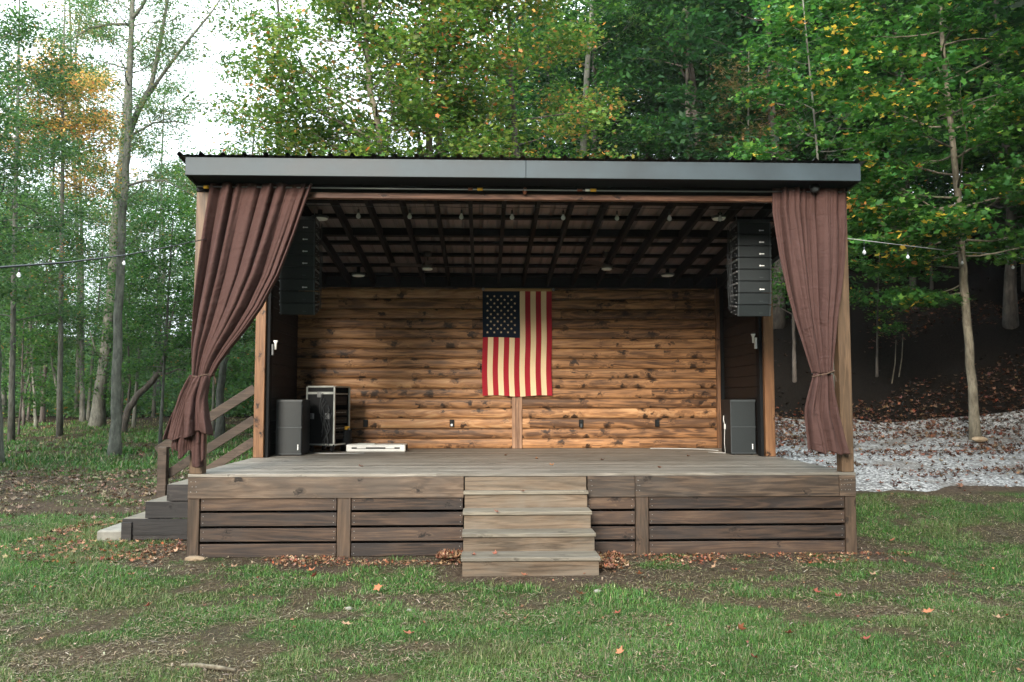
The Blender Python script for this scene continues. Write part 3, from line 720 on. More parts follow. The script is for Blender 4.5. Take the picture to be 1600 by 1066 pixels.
drape('tail', crt, [(2.0, 3.18), (1.85, 3.14), (1.6, 3.07), (1.5, 3.065), (1.1, 3.10)], [(2.0, 3.39), (1.75, 3.42), (1.5, 3.46), (1.25, 3.52), (1.05, 3.58)], 1.985, 1.09, 4, 14, [.03, .05, .06, .06, .06], .0, y0=-.11,
      hem=lambda u: .05 * (1 - u) + .015 * np.sin(u * 15), nv=60, nu=180)

# curtain rod with couplers
rod = thing('curtain_rod', 'long thin curtain rod under the eave, with yellow couplers', 'curtain rod', (0, -.1, 4.035))
MB().tube([(-3.62, -.10, 4.035), (-1.2, -.10, 4.028), (1.2, -.10, 4.026), (3.62, -.10, 4.035)], .008, 8).build('rod', M['steel'], rod)
for px, mt, ln, rd in ((735, 'redbrown', .05, .016), (750, 'yellow', .06, .017), (906, 'redbrown', .06, .014), (918, 'white', .05, .015), (927, 'yellow', .065, .018), (322, 'yellow', .05, .02)):
    p = at(px, 300, -.1); p[0] = max(p[0], -3.64); MB().cyl((p[0] - ln / 2, -.10, 4.030), (p[0] + ln / 2, -.10, 4.030), rd, n=10).build('coupler', M[mt], rod)
p = at(820, 300, -.06); MB().lathe((p[0], -.07, 4.025), [(.001, -.045), (.02, -.03), (.026, 0), (.018, .03), (.001, .04)], 12).build('knob', M['redbrown'], rod)
# dome camera
dc = thing('dome_camera', 'small black dome camera under the right end of the eave', 'security camera', (3.22, -.18, 4.09))
MB().lathe((3.22, -.18, 4.09), [(.001, 0), (.055, 0), (.058, -.03), (.05, -.04)], 18).build('housing', M['black'], dc)
MB().lathe((3.22, -.18, 4.05), [(.047, 0), (.045, -.02), (.03, -.038), (.001, -.046)], 18).build('dome', M['edge'], dc)

# ---------------------------------------------------------------- string lights
def bulb(parent, x, y, z, drop=.10, s=1.):
    c = MB(); c.tube([(x, y, z), (x + .004, y, z - drop * .5), (x, y, z - drop)], .003 * s, 5); c.cyl((x, y, z - drop), (x, y, z - drop - .045 * s), .013 * s, n=8)
    sk = c.build('socket', M['bcord'], parent)
    zz = z - drop - .045 * s
    m = MB(); m.lathe((x, y, zz), [(.011 * s, 0), (.015 * s, -.012 * s), (.028 * s, -.035 * s), (.030 * s, -.05 * s), (.022 * s, -.068 * s), (.001, -.078 * s)], 12)
    m.build('bulb', M['bulb'], parent)
sg = thing('string_light', 'string of clear bulbs hanging inside the stage behind the header', 'string light', (0, .6, 4.0))
bx = [at(px, 335, .6)[0] for px in (560, 640, 721, 800, 880, 964, 1046, 1125)]
pts = [(-3.5, .6, 3.99)]
for i, x in enumerate(bx):
    pts += [(x - .3, .6, 3.995), (x, .6, 3.985)]
pts += [(3.5, .6, 3.99)]
MB().tube(pts, .004, 5).build('wire', M['bcord'], sg)
for x in bx: bulb(sg, x, .6, 3.985, .03, .95)
sg2 = thing('string_light', 'string of clear bulbs running from the stage to the maple on the right', 'string light', (3.66, 1, 3.7))
kn = [((1318, 372), .8), ((1400, 382), 3.6), ((1460, 389), 6.2), ((1502, 394), 7.6), ((1560, 397), 8.0), ((1600, 404), 8.4), ((1700, 425), 9.5), ((1800, 440), 11)]
pts = [tuple(at(*q, Y)) for q, Y in kn]; MB().tube(pts, .006, 5).build('wire', M['cord'], sg2)
for px, py, Y in ((1350, 377, 2.0), (1418, 385, 4.4), (1503, 395, 7.5), (1582, 402, 8.2)):
    p = at(px, py, Y); bulb(sg2, p[0], p[1], p[2], .07 * (1 + Y / 10), .75 + Y * .04)
sg3 = thing('string_light', 'dark string light cable crossing the woods on the left', 'string light', (-4, -3, 2.7))
kn = [((-500, 470), -4.2), ((-120, 432), -3.7), ((0, 418), -3.5), ((105, 410), -2.9), ((195, 399), -2.0), ((262, 386), -1.0), ((330, 372), .05)]
pts = [tuple(at(*q, Y)) for q, Y in kn]; MB().tube(pts, [.010, .009, .008, .007, .006, .005, .005], 6).build('wire', M['bcord'], sg3)
for px, py, Y in ((30, 416, -3.3), (194, 400, -2.0), (275, 384, -.8)):
    p = at(px, py, Y); bulb(sg3, p[0], p[1], p[2], .02, .5)
pole = thing('string_light_pole', 'wooden pole carrying the string light cable, outside the lawn', 'pole', (pts[0][0], pts[0][1], 0))
MB().cyl((pts[0][0], pts[0][1], -.1), (pts[0][0], pts[0][1], pts[0][2] + .15), .06, .05, 12).build('pole_shaft', M['rail'], pole)

# ---------------------------------------------------------------- line arrays
def logo(mb_parent, o, s, along='X', mat='logo'):
    mb = MB(); x, y, z = o
    if along == 'X':
        mb.cyl((x, y, z), (x, y - .002, z), .011 * s, n=12)
        mb.box((x + .012 * s, y - .0018, z - .006 * s), (x + .052 * s, y - .0002, z + .006 * s))
    else:
        mb.cyl((x, y, z), (x, y - .002, z), .008 * s, n=12); mb.box((x - .006 * s, y - .0018, z - .06 * s), (x + .006 * s, y - .0002, z - .012 * s))
    return mb.build('emblem', M[mat], mb_parent, local=True)
def array(label, x0, x1, ztop, y0, rotz, grp):
    cxm = (x0 + x1) / 2; w = (x1 - x0)
    t = thing('line_array_speaker', label, 'loudspeaker', (cxm, y0 + .18, ztop), grp, rotz)
    mb = MB(); mb.box((-w / 2, -.17, -.045), (w / 2, .17, -.005), bev=.005).build('flying_frame', M['edge'], t, local=True)
    for sx in (-1, 1):
        m = MB(); m.tube([(sx * w * .42, -.05, -.01), (sx * w * .40, .0, .06), (sx * w * .39, .0, .12)], .007, 6)
        m.build('chain', M['steel'], t, local=True)
    z = -.05; yy = -.18; angs = [0, .5, 1, 1.5, 2.5, 4.5, 8, 12]
    hcab = .143
    for i, a in enumerate(angs):
        c = bpy.data.objects.new('cabinet', None)
        m = MB(); hw = w / 2
        # trapezoid cabinet, narrower at the back
        pts = [(-hw, 0, 0), (hw, 0, 0), (hw, .34, -.02), (-hw, .34, -.02), (-hw, 0, -hcab), (hw, 0, -hcab), (hw, .34, -hcab + .02), (-hw, .34, -hcab + .02)]
        m.poly(pts, [(0, 1, 2, 3), (4, 7, 6, 5), (0, 4, 5, 1), (1, 5, 6, 2), (2, 6, 7, 3), (3, 7, 4, 0)])
        o = m.build('cabinet', M['speaker'], t, local=True); o.location = (0, yy, z); o.rotation_euler = (R(a), 0, 0)
        gr = MB().box((-hw + .022, -.006, -hcab + .006), (hw - .022, -.0005, -.006), bev=.002).build('grille', M['grille'], o, local=True)
        for xa in (-hw, hw - .018): MB().box((xa, -.009, -hcab + .002), (xa + .018, -.0008, -.002), bev=.002).build('side_rail', M['edge'], o, local=True)
        rg = MB()
        for sx in (-1, 1):
            for (yy2, zz2) in ((.03, -.02), (.03, -hcab + .02), (.16, -.03), (.30, -.035), (.22, -hcab + .03), (.09, -.08)):
                rg.cyl((sx * (hw + .001), yy2, zz2), (sx * (hw + .018), yy2, zz2), .0045, n=6)
            rg.bar((sx * (hw + .006), .02, -.025), (sx * (hw + .006), .32, -.04), .006, .022)
        rg.build('rigging_pin', M['steel'], o, local=True)
        logo(o, (hw * .33, -.0062, -.100), 1.0 if i in (0, 1, 2, 3, 5) else .72, mat='logo' if i in (0, 1, 2, 3, 5) else 'edge')
        z -= math.cos(R(a)) * hcab + .005; yy += math.sin(R(a)) * hcab
    cable = MB(); r_ = random.Random(4)
    sx = 1 if x0 < 0 else -1
    for k in range(4):
        pts = [(sx * (w / 2 + .02 + r_.uniform(0, .02)), -.02 + .06 * k, -.06 - .15 * j + r_.uniform(-.02, .02)) for j in range(8)]
        cable.tube(pts, .004, 5)
    cable.build('cable', M['bcord'], t, local=True)
    return t
GA = 'line array speakers hung at both sides of the stage'
array('left hanging column of eight black line array speaker boxes, partly behind the curtain', -2.975, -2.555, 3.965, 1.0, R(2), GA)
array('right hanging column of eight black line array speaker boxes beside the right curtain', 2.705, 3.125, 3.965, 1.0, R(0), GA)

# floor speakers
def floor_speaker(label, x0, y0, rot, grp):
    w, d, h = .37, .55, .805
    t = thing('floor_speaker', label, 'loudspeaker', (x0, y0, H), grp, rot)
    MB().box((-w / 2, 0, .012), (w / 2, d, h), bev=.008).build('cabinet', M['speaker'], t, local=True)
    for z0, z1 in ((.035, .395), (.415, .77)): MB().box((-w / 2 + .012, -.008, z0), (w / 2 - .012, -.0005, z1), bev=.002).build('grille', M['grille'], t, local=True)
    e = MB()
    e.box((-w / 2, -.014, .771), (w / 2, -.001, .80), bev=.002); e.box((-w / 2, -.014, .396), (w / 2, -.001, .414), bev=.002); e.box((-w / 2, -.014, .016), (w / 2, -.001, .034), bev=.002)
    e.box((-w / 2, -.012, .0345), (-w / 2 + .011, -.001, .3955)); e.box((-w / 2, -.012, .4145), (-w / 2 + .011, -.001, .7705))
    e.build('trim', M['edge'], t, local=True)
    logo(t, (w / 2 - .055, -.0085, .15), 1.15, 'Z')
    f = MB()
    for a_ in (-1, 1):
        for b_ in (.05, d - .05): f.cyl((a_ * (w / 2 - .05), b_, 0), (a_ * (w / 2 - .05), b_, .013), .02, n=10)
    f.build('rubber_foot', M['black'], t, local=True)
    return t
GF = 'floor speakers standing at both sides of the stage'
floor_speaker('black floor speaker standing at the left side in front of the equipment rack', -3.265, 2.92, R(0), GF)
rsp = floor_speaker('black floor speaker standing at the right wall with a white plug on its side', 3.325, 2.90, R(-2), GF)
o = MB().box((-.19, .26, .36), (-.205, .31, .44), bev=.004)
o.tube([(-.2, .29, .44), (-.21, .30, .50), (-.2, .33, .56)], .006, 6); o.tube([(-.2, .28, .36), (-.21, .27, .15), (-.2, .26, .01), (-.4, .5, .006)], .004, 5)
o.build('cable_plug', M['white'], rsp, local=True)
cd = MB(); pts = []
for k in range(26):
    s = k / 25; pts.append((2.25 + .95 * s, 4.36 - .55 * s ** 3 + .03 * math.sin(s * 11), H + .008))
cd.tube(pts, .006, 6); props(cd.build('extension_cord', M['cord'], loc=(2.7, 4.3, H)), 'white cord lying on the deck along the back wall at right', 'cord')
cd = MB(); pts = []
for k in range(20):
    s = k / 19; pts.append((-3.0 + .75 * s, 3.38 - .12 * math.sin(s * 3.1), H + .008))
cd.tube(pts, .006, 6); props(cd.build('extension_cord', M['cord'], loc=(-2.6, 3.3, H)), 'pale cord lying on the deck in front of the equipment rack', 'cord')

# equipment rack (flight case body on castors)
rk = thing('equipment_rack', 'black flight case rack with aluminium edges and cables on castors', 'equipment rack', (-2.955, 3.62, H), rotz=R(-17))
w, d, h0, h1 = .46, .50, .12, 1.0
m = MB()
m.box((-w / 2, 0, h0), (w / 2, .012, h1), bev=.002); m.box((-w / 2, d - .012, h0), (w / 2, d, h1), bev=.002)
m.box((-w / 2, .013, h0), (-w / 2 + .012, d - .013, h1)); m.box((-w / 2 + .013, .013, h0), (w / 2, d - .013, h0 + .014)); m.box((-w / 2 + .013, .013, h1 - .014), (w / 2, d - .013, h1))
m.build('case_body', M['black'], rk, local=True)
e = MB()
for (xx, yy) in ((-w / 2, 0), (w / 2, 0), (w / 2, d), (-w / 2, d)): e.box((xx - .013, yy - .013, h0), (xx + .013, yy + .013, h1), bev=.002)
for zz in (h0, h1): 
    e.box((-w / 2 + .014, -.012, zz - .012), (w / 2 - .014, -.001, zz + .012)); e.box((w / 2 + .001, .014, zz - .012), (w / 2 + .012, d - .014, zz + .012))
e.box((-w / 2 + .014, -.010, h1 - .115), (w / 2 - .014, -.001, h1 - .08))
e.box((w / 2 + .001, .03, h1 - .12), (w / 2 + .006, d - .06, h1 - .10))
e.build('aluminium_edging', M['alu'], rk, local=True)
for (xx, zz) in ((-.02, h1 - .12), (.12, h1 - .45), (-.14, h1 - .45)):
    l = MB(); l.box((xx - .035, -.022, zz - .045), (xx + .035, -.002, zz + .045), bev=.006); l.cyl((xx, -.03, zz), (xx, -.022, zz), .02, n=10); l.build('latch', M['steel'], rk, local=True)
for k, zz in enumerate((.2, .32, .44, .56, .72)):
    u_ = MB(); u_.box((w / 2 - .10, .05, zz), (w / 2 - .012, d - .05, zz + (.085 if k != 4 else .13)), bev=.003); uo = u_.build('rack_unit', M['speaker'], rk, local=True)
    kk = MB()
    for j in range(7): kk.cyl((w / 2 - .012, .09 + j * .05, zz + .045), (w / 2 - .002, .09 + j * .05, zz + .045), .006, n=8)
    kk.build('knob', M['alu'] if k % 2 else M['edge'], uo, local=True)
cb = MB(); r_ = random.Random(8)
for k in range(6):
    z_ = .9 - k * .06; pts = [(.05 + .03 * k, -.03, z_)]
    for j in range(6): pts.append((.05 + .025 * k + r_.uniform(-.05, .05), -.035 - r_.uniform(0, .02), z_ - (j + 1) * .1))
    cb.tube([p for p in pts if p[2] > .03], .006, 5)
cb.build('cable', M['bcord'], rk, local=True)
for xx in (-w / 2 + .06, w / 2 - .06):
    for yy in (.06, d - .06):
        c = MB(); c.cyl((xx - .015, yy, .045), (xx + .015, yy, .045), .045, n=14); c.box((xx - .025, yy - .025, .085), (xx + .025, yy + .025, .119)); c.build('castor', M['black'], rk, local=True)
# case lid lying flat
ld = thing('case_lid', 'white flight case lid lying flat on the deck near the back wall', 'case lid', (-2.13, 3.76, H), rotz=R(-1))
m = MB(); m.box((-.455, 0, 0), (.455, .34, .11), bev=.012).build('lid_shell', M['white'], ld, local=True)
m = MB(); m.box((-.37, -.004, .045), (.37, -.0005, .068)).build('recess_strip', M['black'], ld, local=True)
for xx in (-.22, .22): MB().box((xx - .07, -.012, .05), (xx + .07, -.0045, .085), bev=.003).build('latch', M['white'], ld, local=True)
MB().box((-.30, .05, .111), (-.02, .20, .125), bev=.003).build('handle_plate', M['alu'], ld, local=True)
MB().box((.4555, .02, .012), (.458, .32, .098)).build('end_panel', M['speaker'], ld, local=True)
# bin with yellow gloves
bn = thing('black_bin', 'small black bin between the equipment rack and the back wall', 'bin', (-2.63, 3.98, H))
MB().lathe((-2.63, 3.98, H), [(.001, .001), (.075, .001), (.10, .33), (.093, .33), (.07, .01), (.001, .01)], 20).build('bin_shell', M['black'], bn)
gl = MB(); gl.tube([(-2.76, 3.94, H + .34), (-2.70, 3.92, H + .352), (-2.63, 3.93, H + .36), (-2.56, 3.94, H + .375)], [.014, .024, .028, .012], 8); gl.tube([(-2.66, 3.93, H + .345), (-2.62, 3.90, H + .35), (-2.59, 3.89, H + .34)], [.02, .016, .008], 7)
props(gl.build('work_glove', M['yellow'], loc=(-2.65, 3.93, H + .34)), 'yellow glove lying on the rim of the small black bin', 'glove')
# outlets
for px, lb in ((571, 'leftmost black power outlet on the log wall, above the case lid'), (706, 'black power outlet on the log wall left of the flag'), (908, 'black power outlet with plugged adapter on the log wall, right of the batten'), (1027, 'rightmost black power outlet on the log wall')):
    x = at(px, 661, 4.53)[0]
    t = thing('power_outlet', lb, 'power outlet', (x, 4.55, 1.31), 'outlets along the back wall')
    MB().box((x - .036, 4.522, 1.25), (x + .036, 4.55, 1.37), bev=.004).build('cover_plate', M['black'], t)
    for dz in (-.028, .028): MB().box((x - .017, 4.5185, 1.31 + dz - .014), (x + .017, 4.5215, 1.31 + dz + .014), bev=.001).build('socket', M['speaker'], t)
    if px in (908, 706): MB().box((x - .018, 4.49, 1.235 if px == 908 else 1.262), (x + .016, 4.518, 1.30), bev=.004).build('plug', M['edge'] if px == 908 else M['logo'], t)
# wall lamps
for sx, lb, z in ((-1, 'white spot lamp on the inside of the left wall', 2.45), (1, 'white spot lamp on the inside of the right wall', 2.56)):
    x = sx * 3.47
    t = thing('wall_lamp', lb, 'lamp', (x, 2.72, z), 'lamps on the side walls')
    xi = sx * 3.46
    MB().box((min(xi, xi - sx * .03), 2.60, z - .13), (max(xi, xi - sx * .03), 2.66, z + .03), bev=.004).build('bracket', M['edge'] if sx < 0 else M['white'], t)
    m = MB(); m.lathe((xi - sx * .06, 2.60, z + .02), [(.001, -.07), (.014, -.07), (.018, .02), (.034, .055), (.03, .06), (.001, .05)], 14).build('lamp_head', M['white'], t)
# ceiling discs
for px, py, Y, lb in ((560, 430, 3.9, 'round white ceiling light, rear left'), (1043, 430, 3.9, 'round white ceiling light, rear right'), (500, 341, 1.25, 'round white ceiling light beside the left speaker column'), (1125, 341, 1.25, 'round white ceiling light beside the right speaker column')):
    p = at(px, py, Y); top = zr(Y) - .02
    t = thing('ceiling_light', lb, 'ceiling light', (p[0], Y, top), 'round lights under the stage roof')
    MB().lathe((p[0], Y, p[2]), [(.001, .03), (.105, .025), (.108, 0), (.10, -.006)], 24).build('rim', M['edge'], t)
    MB().lathe((p[0], Y, p[2]), [(.099, -.004), (.09, -.018), (.05, -.026), (.001, -.028)], 24).build('lens', M['disc'], t)
    MB().cyl((p[0], Y, p[2] + .03), (p[0], Y, max(top, p[2] + .04)), .03, n=10).build('stem', M['black'], t)
# fans
for px, sd2, lb in ((668, 10, 'dark ceiling fan with round lamp, left one'), (948, 50, 'dark ceiling fan with round lamp, right one')):
    p = at(px, 421, 3.2); x, y, z = p[0], 3.2, p[2]
    t = thing('ceiling_fan', lb, 'ceiling fan', (x, y, z + .22), 'ceiling fans under the stage roof')
    MB().lathe((x, y, z + .24), [(.001, -.06), (.05, -.05), (.07, .0), (.06, .03)], 16).build('canopy', M['fan'], t)
    MB().cyl((x, y, z + .10), (x, y, z + .24), .012, n=8).build('downrod', M['fan'], t)
    MB().lathe((x, y, z + .05), [(.001, .055), (.06, .05), (.09, .02), (.09, -.02), (.06, -.035), (.001, -.036)], 20).build('motor', M['fan'], t)
    MB().lathe((x, y, z), [(.075, .015), (.078, 0), (.06, -.012), (.001, -.018)], 20).build('lamp', M['white'], t)
    for k in range(4):
        a = R(sd2 + 90 * k); c, s = math.cos(a), math.sin(a)
        m = MB(); pts = []
        for (r_, wd) in ((.09, .03), (.2, .06), (.4, .08), (.52, .075), (.55, .04)):
            for sg_ in (-1, 1): pts.append((x + c * r_ - s * wd * sg_, y + s * r_ + c * wd * sg_, z + .055 + sg_ * .014))
        fc = [(2 * i, 2 * i + 1, 2 * i + 3, 2 * i + 2) for i in range(4)]
        m.poly(pts, fc); bmesh.ops.solidify(m.bm, geom=m.bm.faces[:], thickness=.006); m.build('blade', M['fan'], t)

# ---------------------------------------------------------------- flag, hung with its hoist at the top
fx0, fx1, fz0, fz1 = -.492, .655, 1.757, 3.49
fl = thing('flag', 'american flag hung vertically on the back wall, stars at top left', 'flag', ((fx0 + fx1) / 2, 4.50, fz1))
def fy(x, z):
    u = (x - fx0) / (fx1 - fx0); d_ = (fz1 - z) / (fz1 - fz0)
    return 4.500 - d_ * (.020 * math.sin(u * 15 + z) + .018 * math.sin(u * 27 + z * 3.2) * sstep(.45, .9, u)) - .012 * math.sin(u * 9 + z * 3) * sstep(.5, 1, u) * .8
def patch(x0, x1, z0, z1, mat, name, dy=0., nx=6, nz=40):
    pts = []; fc = []
    for j in range(nz + 1):
        for i in range(nx + 1):
            x = x0 + (x1 - x0) * i / nx; z = z0 + (z1 - z0) * j / nz; pts.append((x + .006 * math.sin(z * 5) * ((fz1 - z)), fy(x, z) + dy, z + (fz1 - z) * .007 * math.sin((x - fx0) * 8)))
    for j in range(nz):
        for i in range(nx): a = j * (nx + 1) + i; fc.append((a, a + 1, a + nx + 2, a + nx + 1))
    m = MB(); m.poly(pts, fc, True); bmesh.ops.solidify(m.bm, geom=m.bm.faces[:], thickness=.003) if False else None
    return m.build(name, mat, fl)
sw = (fx1 - fx0) / 13; czb = 2.72; cxr = fx0 + 7 * sw
for i in range(13): patch(fx0 + i * sw, fx0 + (i + 1) * sw, fz0, czb if i < 7 else fz1, M['fl_red'] if i % 2 == 0 else M['fl_cream'], 'stripe', nx=3)
canton = patch(fx0, cxr, czb, fz1, M['fl_blue'], 'canton', nx=14, nz=20)
def star(m, cx_, cz_, r):
    pts = []
    for k in range(10):
        a = math.pi / 2 + k * math.pi / 5; rr_ = r if k % 2 == 0 else r * .42; pts.append((cx_ + rr_ * math.cos(a), fy(cx_, cz_) - .004, cz_ + rr_ * math.sin(a)))
    pts.append((cx_, fy(cx_, cz_) - .005, cz_)); m.poly(pts, [(k, (k + 1) % 10, 10) for k in range(10)])
for row in range(11):
    z = fz1 - .085 - row * (.60 / 10); n_ = 5 if row % 2 == 0 else 4
    for k in range(n_):
        m = MB(); x = fx0 + .082 + (k + (0 if n_ == 5 else .5)) * ((cxr - fx0 - .165) / 4); star(m, x, z, .023); m.build('star', M['fl_cream'], canton)
MB().box((fx0, 4.488, fz1 + .001), (fx1 + .0, 4.502, fz1 + .045), bev=.003).build('heading', M['fl_head'], fl)
for x in (fx0 + .01, fx1 + .03): MB().lathe((x, 4.485, fz1 + .03), [(.012, 0), (.024, -.006), (.024, .006), (.012, 0)], 12, 'Y').cyl((x, 4.48, fz1 + .03), (x, 4.545, fz1 + .035), .006, n=6).build('grommet', M['steel'], fl)

# ---------------------------------------------------------------- single leaves and sticks
def single_leaf(x, y, z, s, mat_c, label, group, seed):
    r_ = np.random.default_rng(seed); Rm = rotz_tilt(np.array([r_.uniform(0, 6.28)]), np.array([r_.normal(0, .35)]), np.array([r_.uniform(0, 6.28)]))
    V, FF = leaf_instances(LT, LF, np.zeros((1, 3)), Rm, np.array([[s, s * .9, s * 2.2]]))
    V[:, 2] -= V[:, 2].min()
    o = link('fallen_leaf', np_mesh('fallen_leaf', V, FF, np.tile(np.array(mat_c), (len(V), 1))), M['dry'], loc=(x, y, z), local=True); return props(o, label, 'leaf', group)
k = 0
LAWN = ((113, 888), (486, 898), (490, 910), (365, 893), (348, 893), (1098, 858), (1047, 860), (1115, 893), (1148, 897), (1205, 900), (1275, 933), (792, 971), (1157, 996), (906, 936), (965, 967), (1045, 988), (640, 1000), (968, 1030), (1232, 998), (1490, 905), (1395, 850), (1450, 965), (1310, 940), (1560, 975), (1536, 890), (590, 930), (230, 955), (60, 1010), (205, 905), (330, 865), (1352, 1010), (540, 985), (820, 905), (1000, 905), (1180, 1040), (1365, 905))
for (px, py) in LAWN:
    x, y, z = hit(px, py); k += 1; c = [(.32, .20, .12), (.24, .09, .05), (.36, .14, .07), (.22, .06, .04)][k % 4]
    nth = sum(1 for q in LAWN if q[0] <= px); where = ('close to the stage' if py < 900 else ('in mid lawn' if py < 960 else 'nearest the viewer')) + (', at far left' if px < 300 else ', left of the steps' if px < 720 else ', before the steps' if px < 940 else ', right of the steps' if px < 1340 else ', at far right')
    single_leaf(x, y, z + .035, .085 + .03 * ((k * 7) % 5) / 5, c, ['tan', 'rust brown', 'orange', 'red brown'][k % 4] + ' leaf ' + where + ', number %d from the left' % nth, 'dry leaves scattered on the lawn', k)
for (px, py, lb) in ((838, 717, 'orange brown dry leaf on the deck, left of centre'), (941, 719, 'small red brown leaf on the deck behind the steps'), (1075, 713, 'long orange leaf on the deck near the right speaker'), (1029, 731, 'small tan leaf on the deck near the front edge, right'), (862, 727, 'brown curled leaf on the deck behind the steps'), (563, 729, 'dark twiggy leaf on the deck at left'), (790, 712, 'tiny leaf at the foot of the batten')):
    k += 1; d_ = _fw + _rt * (px - 800) / FPX + _up * (533 - py) / FPX; p = _C + d_ * (H + .002 - CZ) / d_[2]
    single_leaf(p[0], p[1], H + .003, .09, (.36, .17, .08) if k % 2 else (.26, .10, .05), lb, None, k)
for (x, y, z, lb) in ((-.05, -.20, .718, 'red brown leaf on the top step tread'), (-.33, -.48, .54, 'brown leaf on the second tread from the top'), (-.35, -.85, .181, 'brown leaf on the bottom tread, left side'), (-.56, -.9, .181, 'reddish leaf at the left end of the bottom tread')):
    k += 1; single_leaf(x, y, z, .08, (.24, .09, .06), lb, None, k)
x, y, z = hit(330, 1050); mb = MB(); pts = [tuple(np.array(hit(px, py)) + (0, 0, .02)) for px, py in ((283, 1046), (310, 1047), (345, 1049), (368, 1055))]
props(mb.tube(pts, [.012, .016, .014, .008], 6).build('stick', M['bark_mott'], loc=(x, y, z)), 'bent dead stick lying in the grass at lower left', 'stick')
for (px, py, s) in ((933, 928, .035), (545, 955, .03), (640, 958, .025)):
    x, y, z = hit(px, py); rock((x, y, z + .01), (s, s * .8, s * .5), M['concrete'], {933: 'pale pebble in the bare earth right of the steps', 545: 'pale pebble in the bare patch left of the steps', 640: 'small pale pebble in the lawn below the left skirt'}[px], px)

# ---------------------------------------------------------------- trees
GREEN = [(4, (.042, .125, .028)), (4, (.065, .170, .034)), (2, (.030, .085, .028)), (1, (.12, .22, .04))]
MAPLE = [(5, (.032, .115, .024)), (5, (.055, .165, .030)), (2, (.12, .25, .045)), (.36, (.62, .42, .06)), (.1, (.62, .25, .06))]
AUT = [(4, (.050, .125, .024)), (5, (.090, .180, .030)), (3.4, (.17, .23, .045)), (.35, (.34, .20, .06)), (.28, (.45, .14, .04)), (.12, (.6, .3, .06))]
ORNG = [(3, (.10, .14, .04)), (3, (.42, .30, .09)), (3, (.55, .33, .10)), (1.5, (.5, .2, .07))]
COOL = [(4, (.060, .140, .048)), (3, (.100, .20, .058)), (2, (.04, .10, .045)), (.5, (.12, .16, .05)), (.12, (.35, .18, .05))]
DARKG = [(4, (.018, .065, .020)), (3, (.030, .095, .024)), (2, (.012, .042, .018)), (.4, (.08, .15, .035))]
MT = LT.copy(); MF = LF
def polyat(pts, zz):
    P = np.array(pts); return np.array([np.interp(zz, P[:, 2], P[:, k]) for k in range(3)])
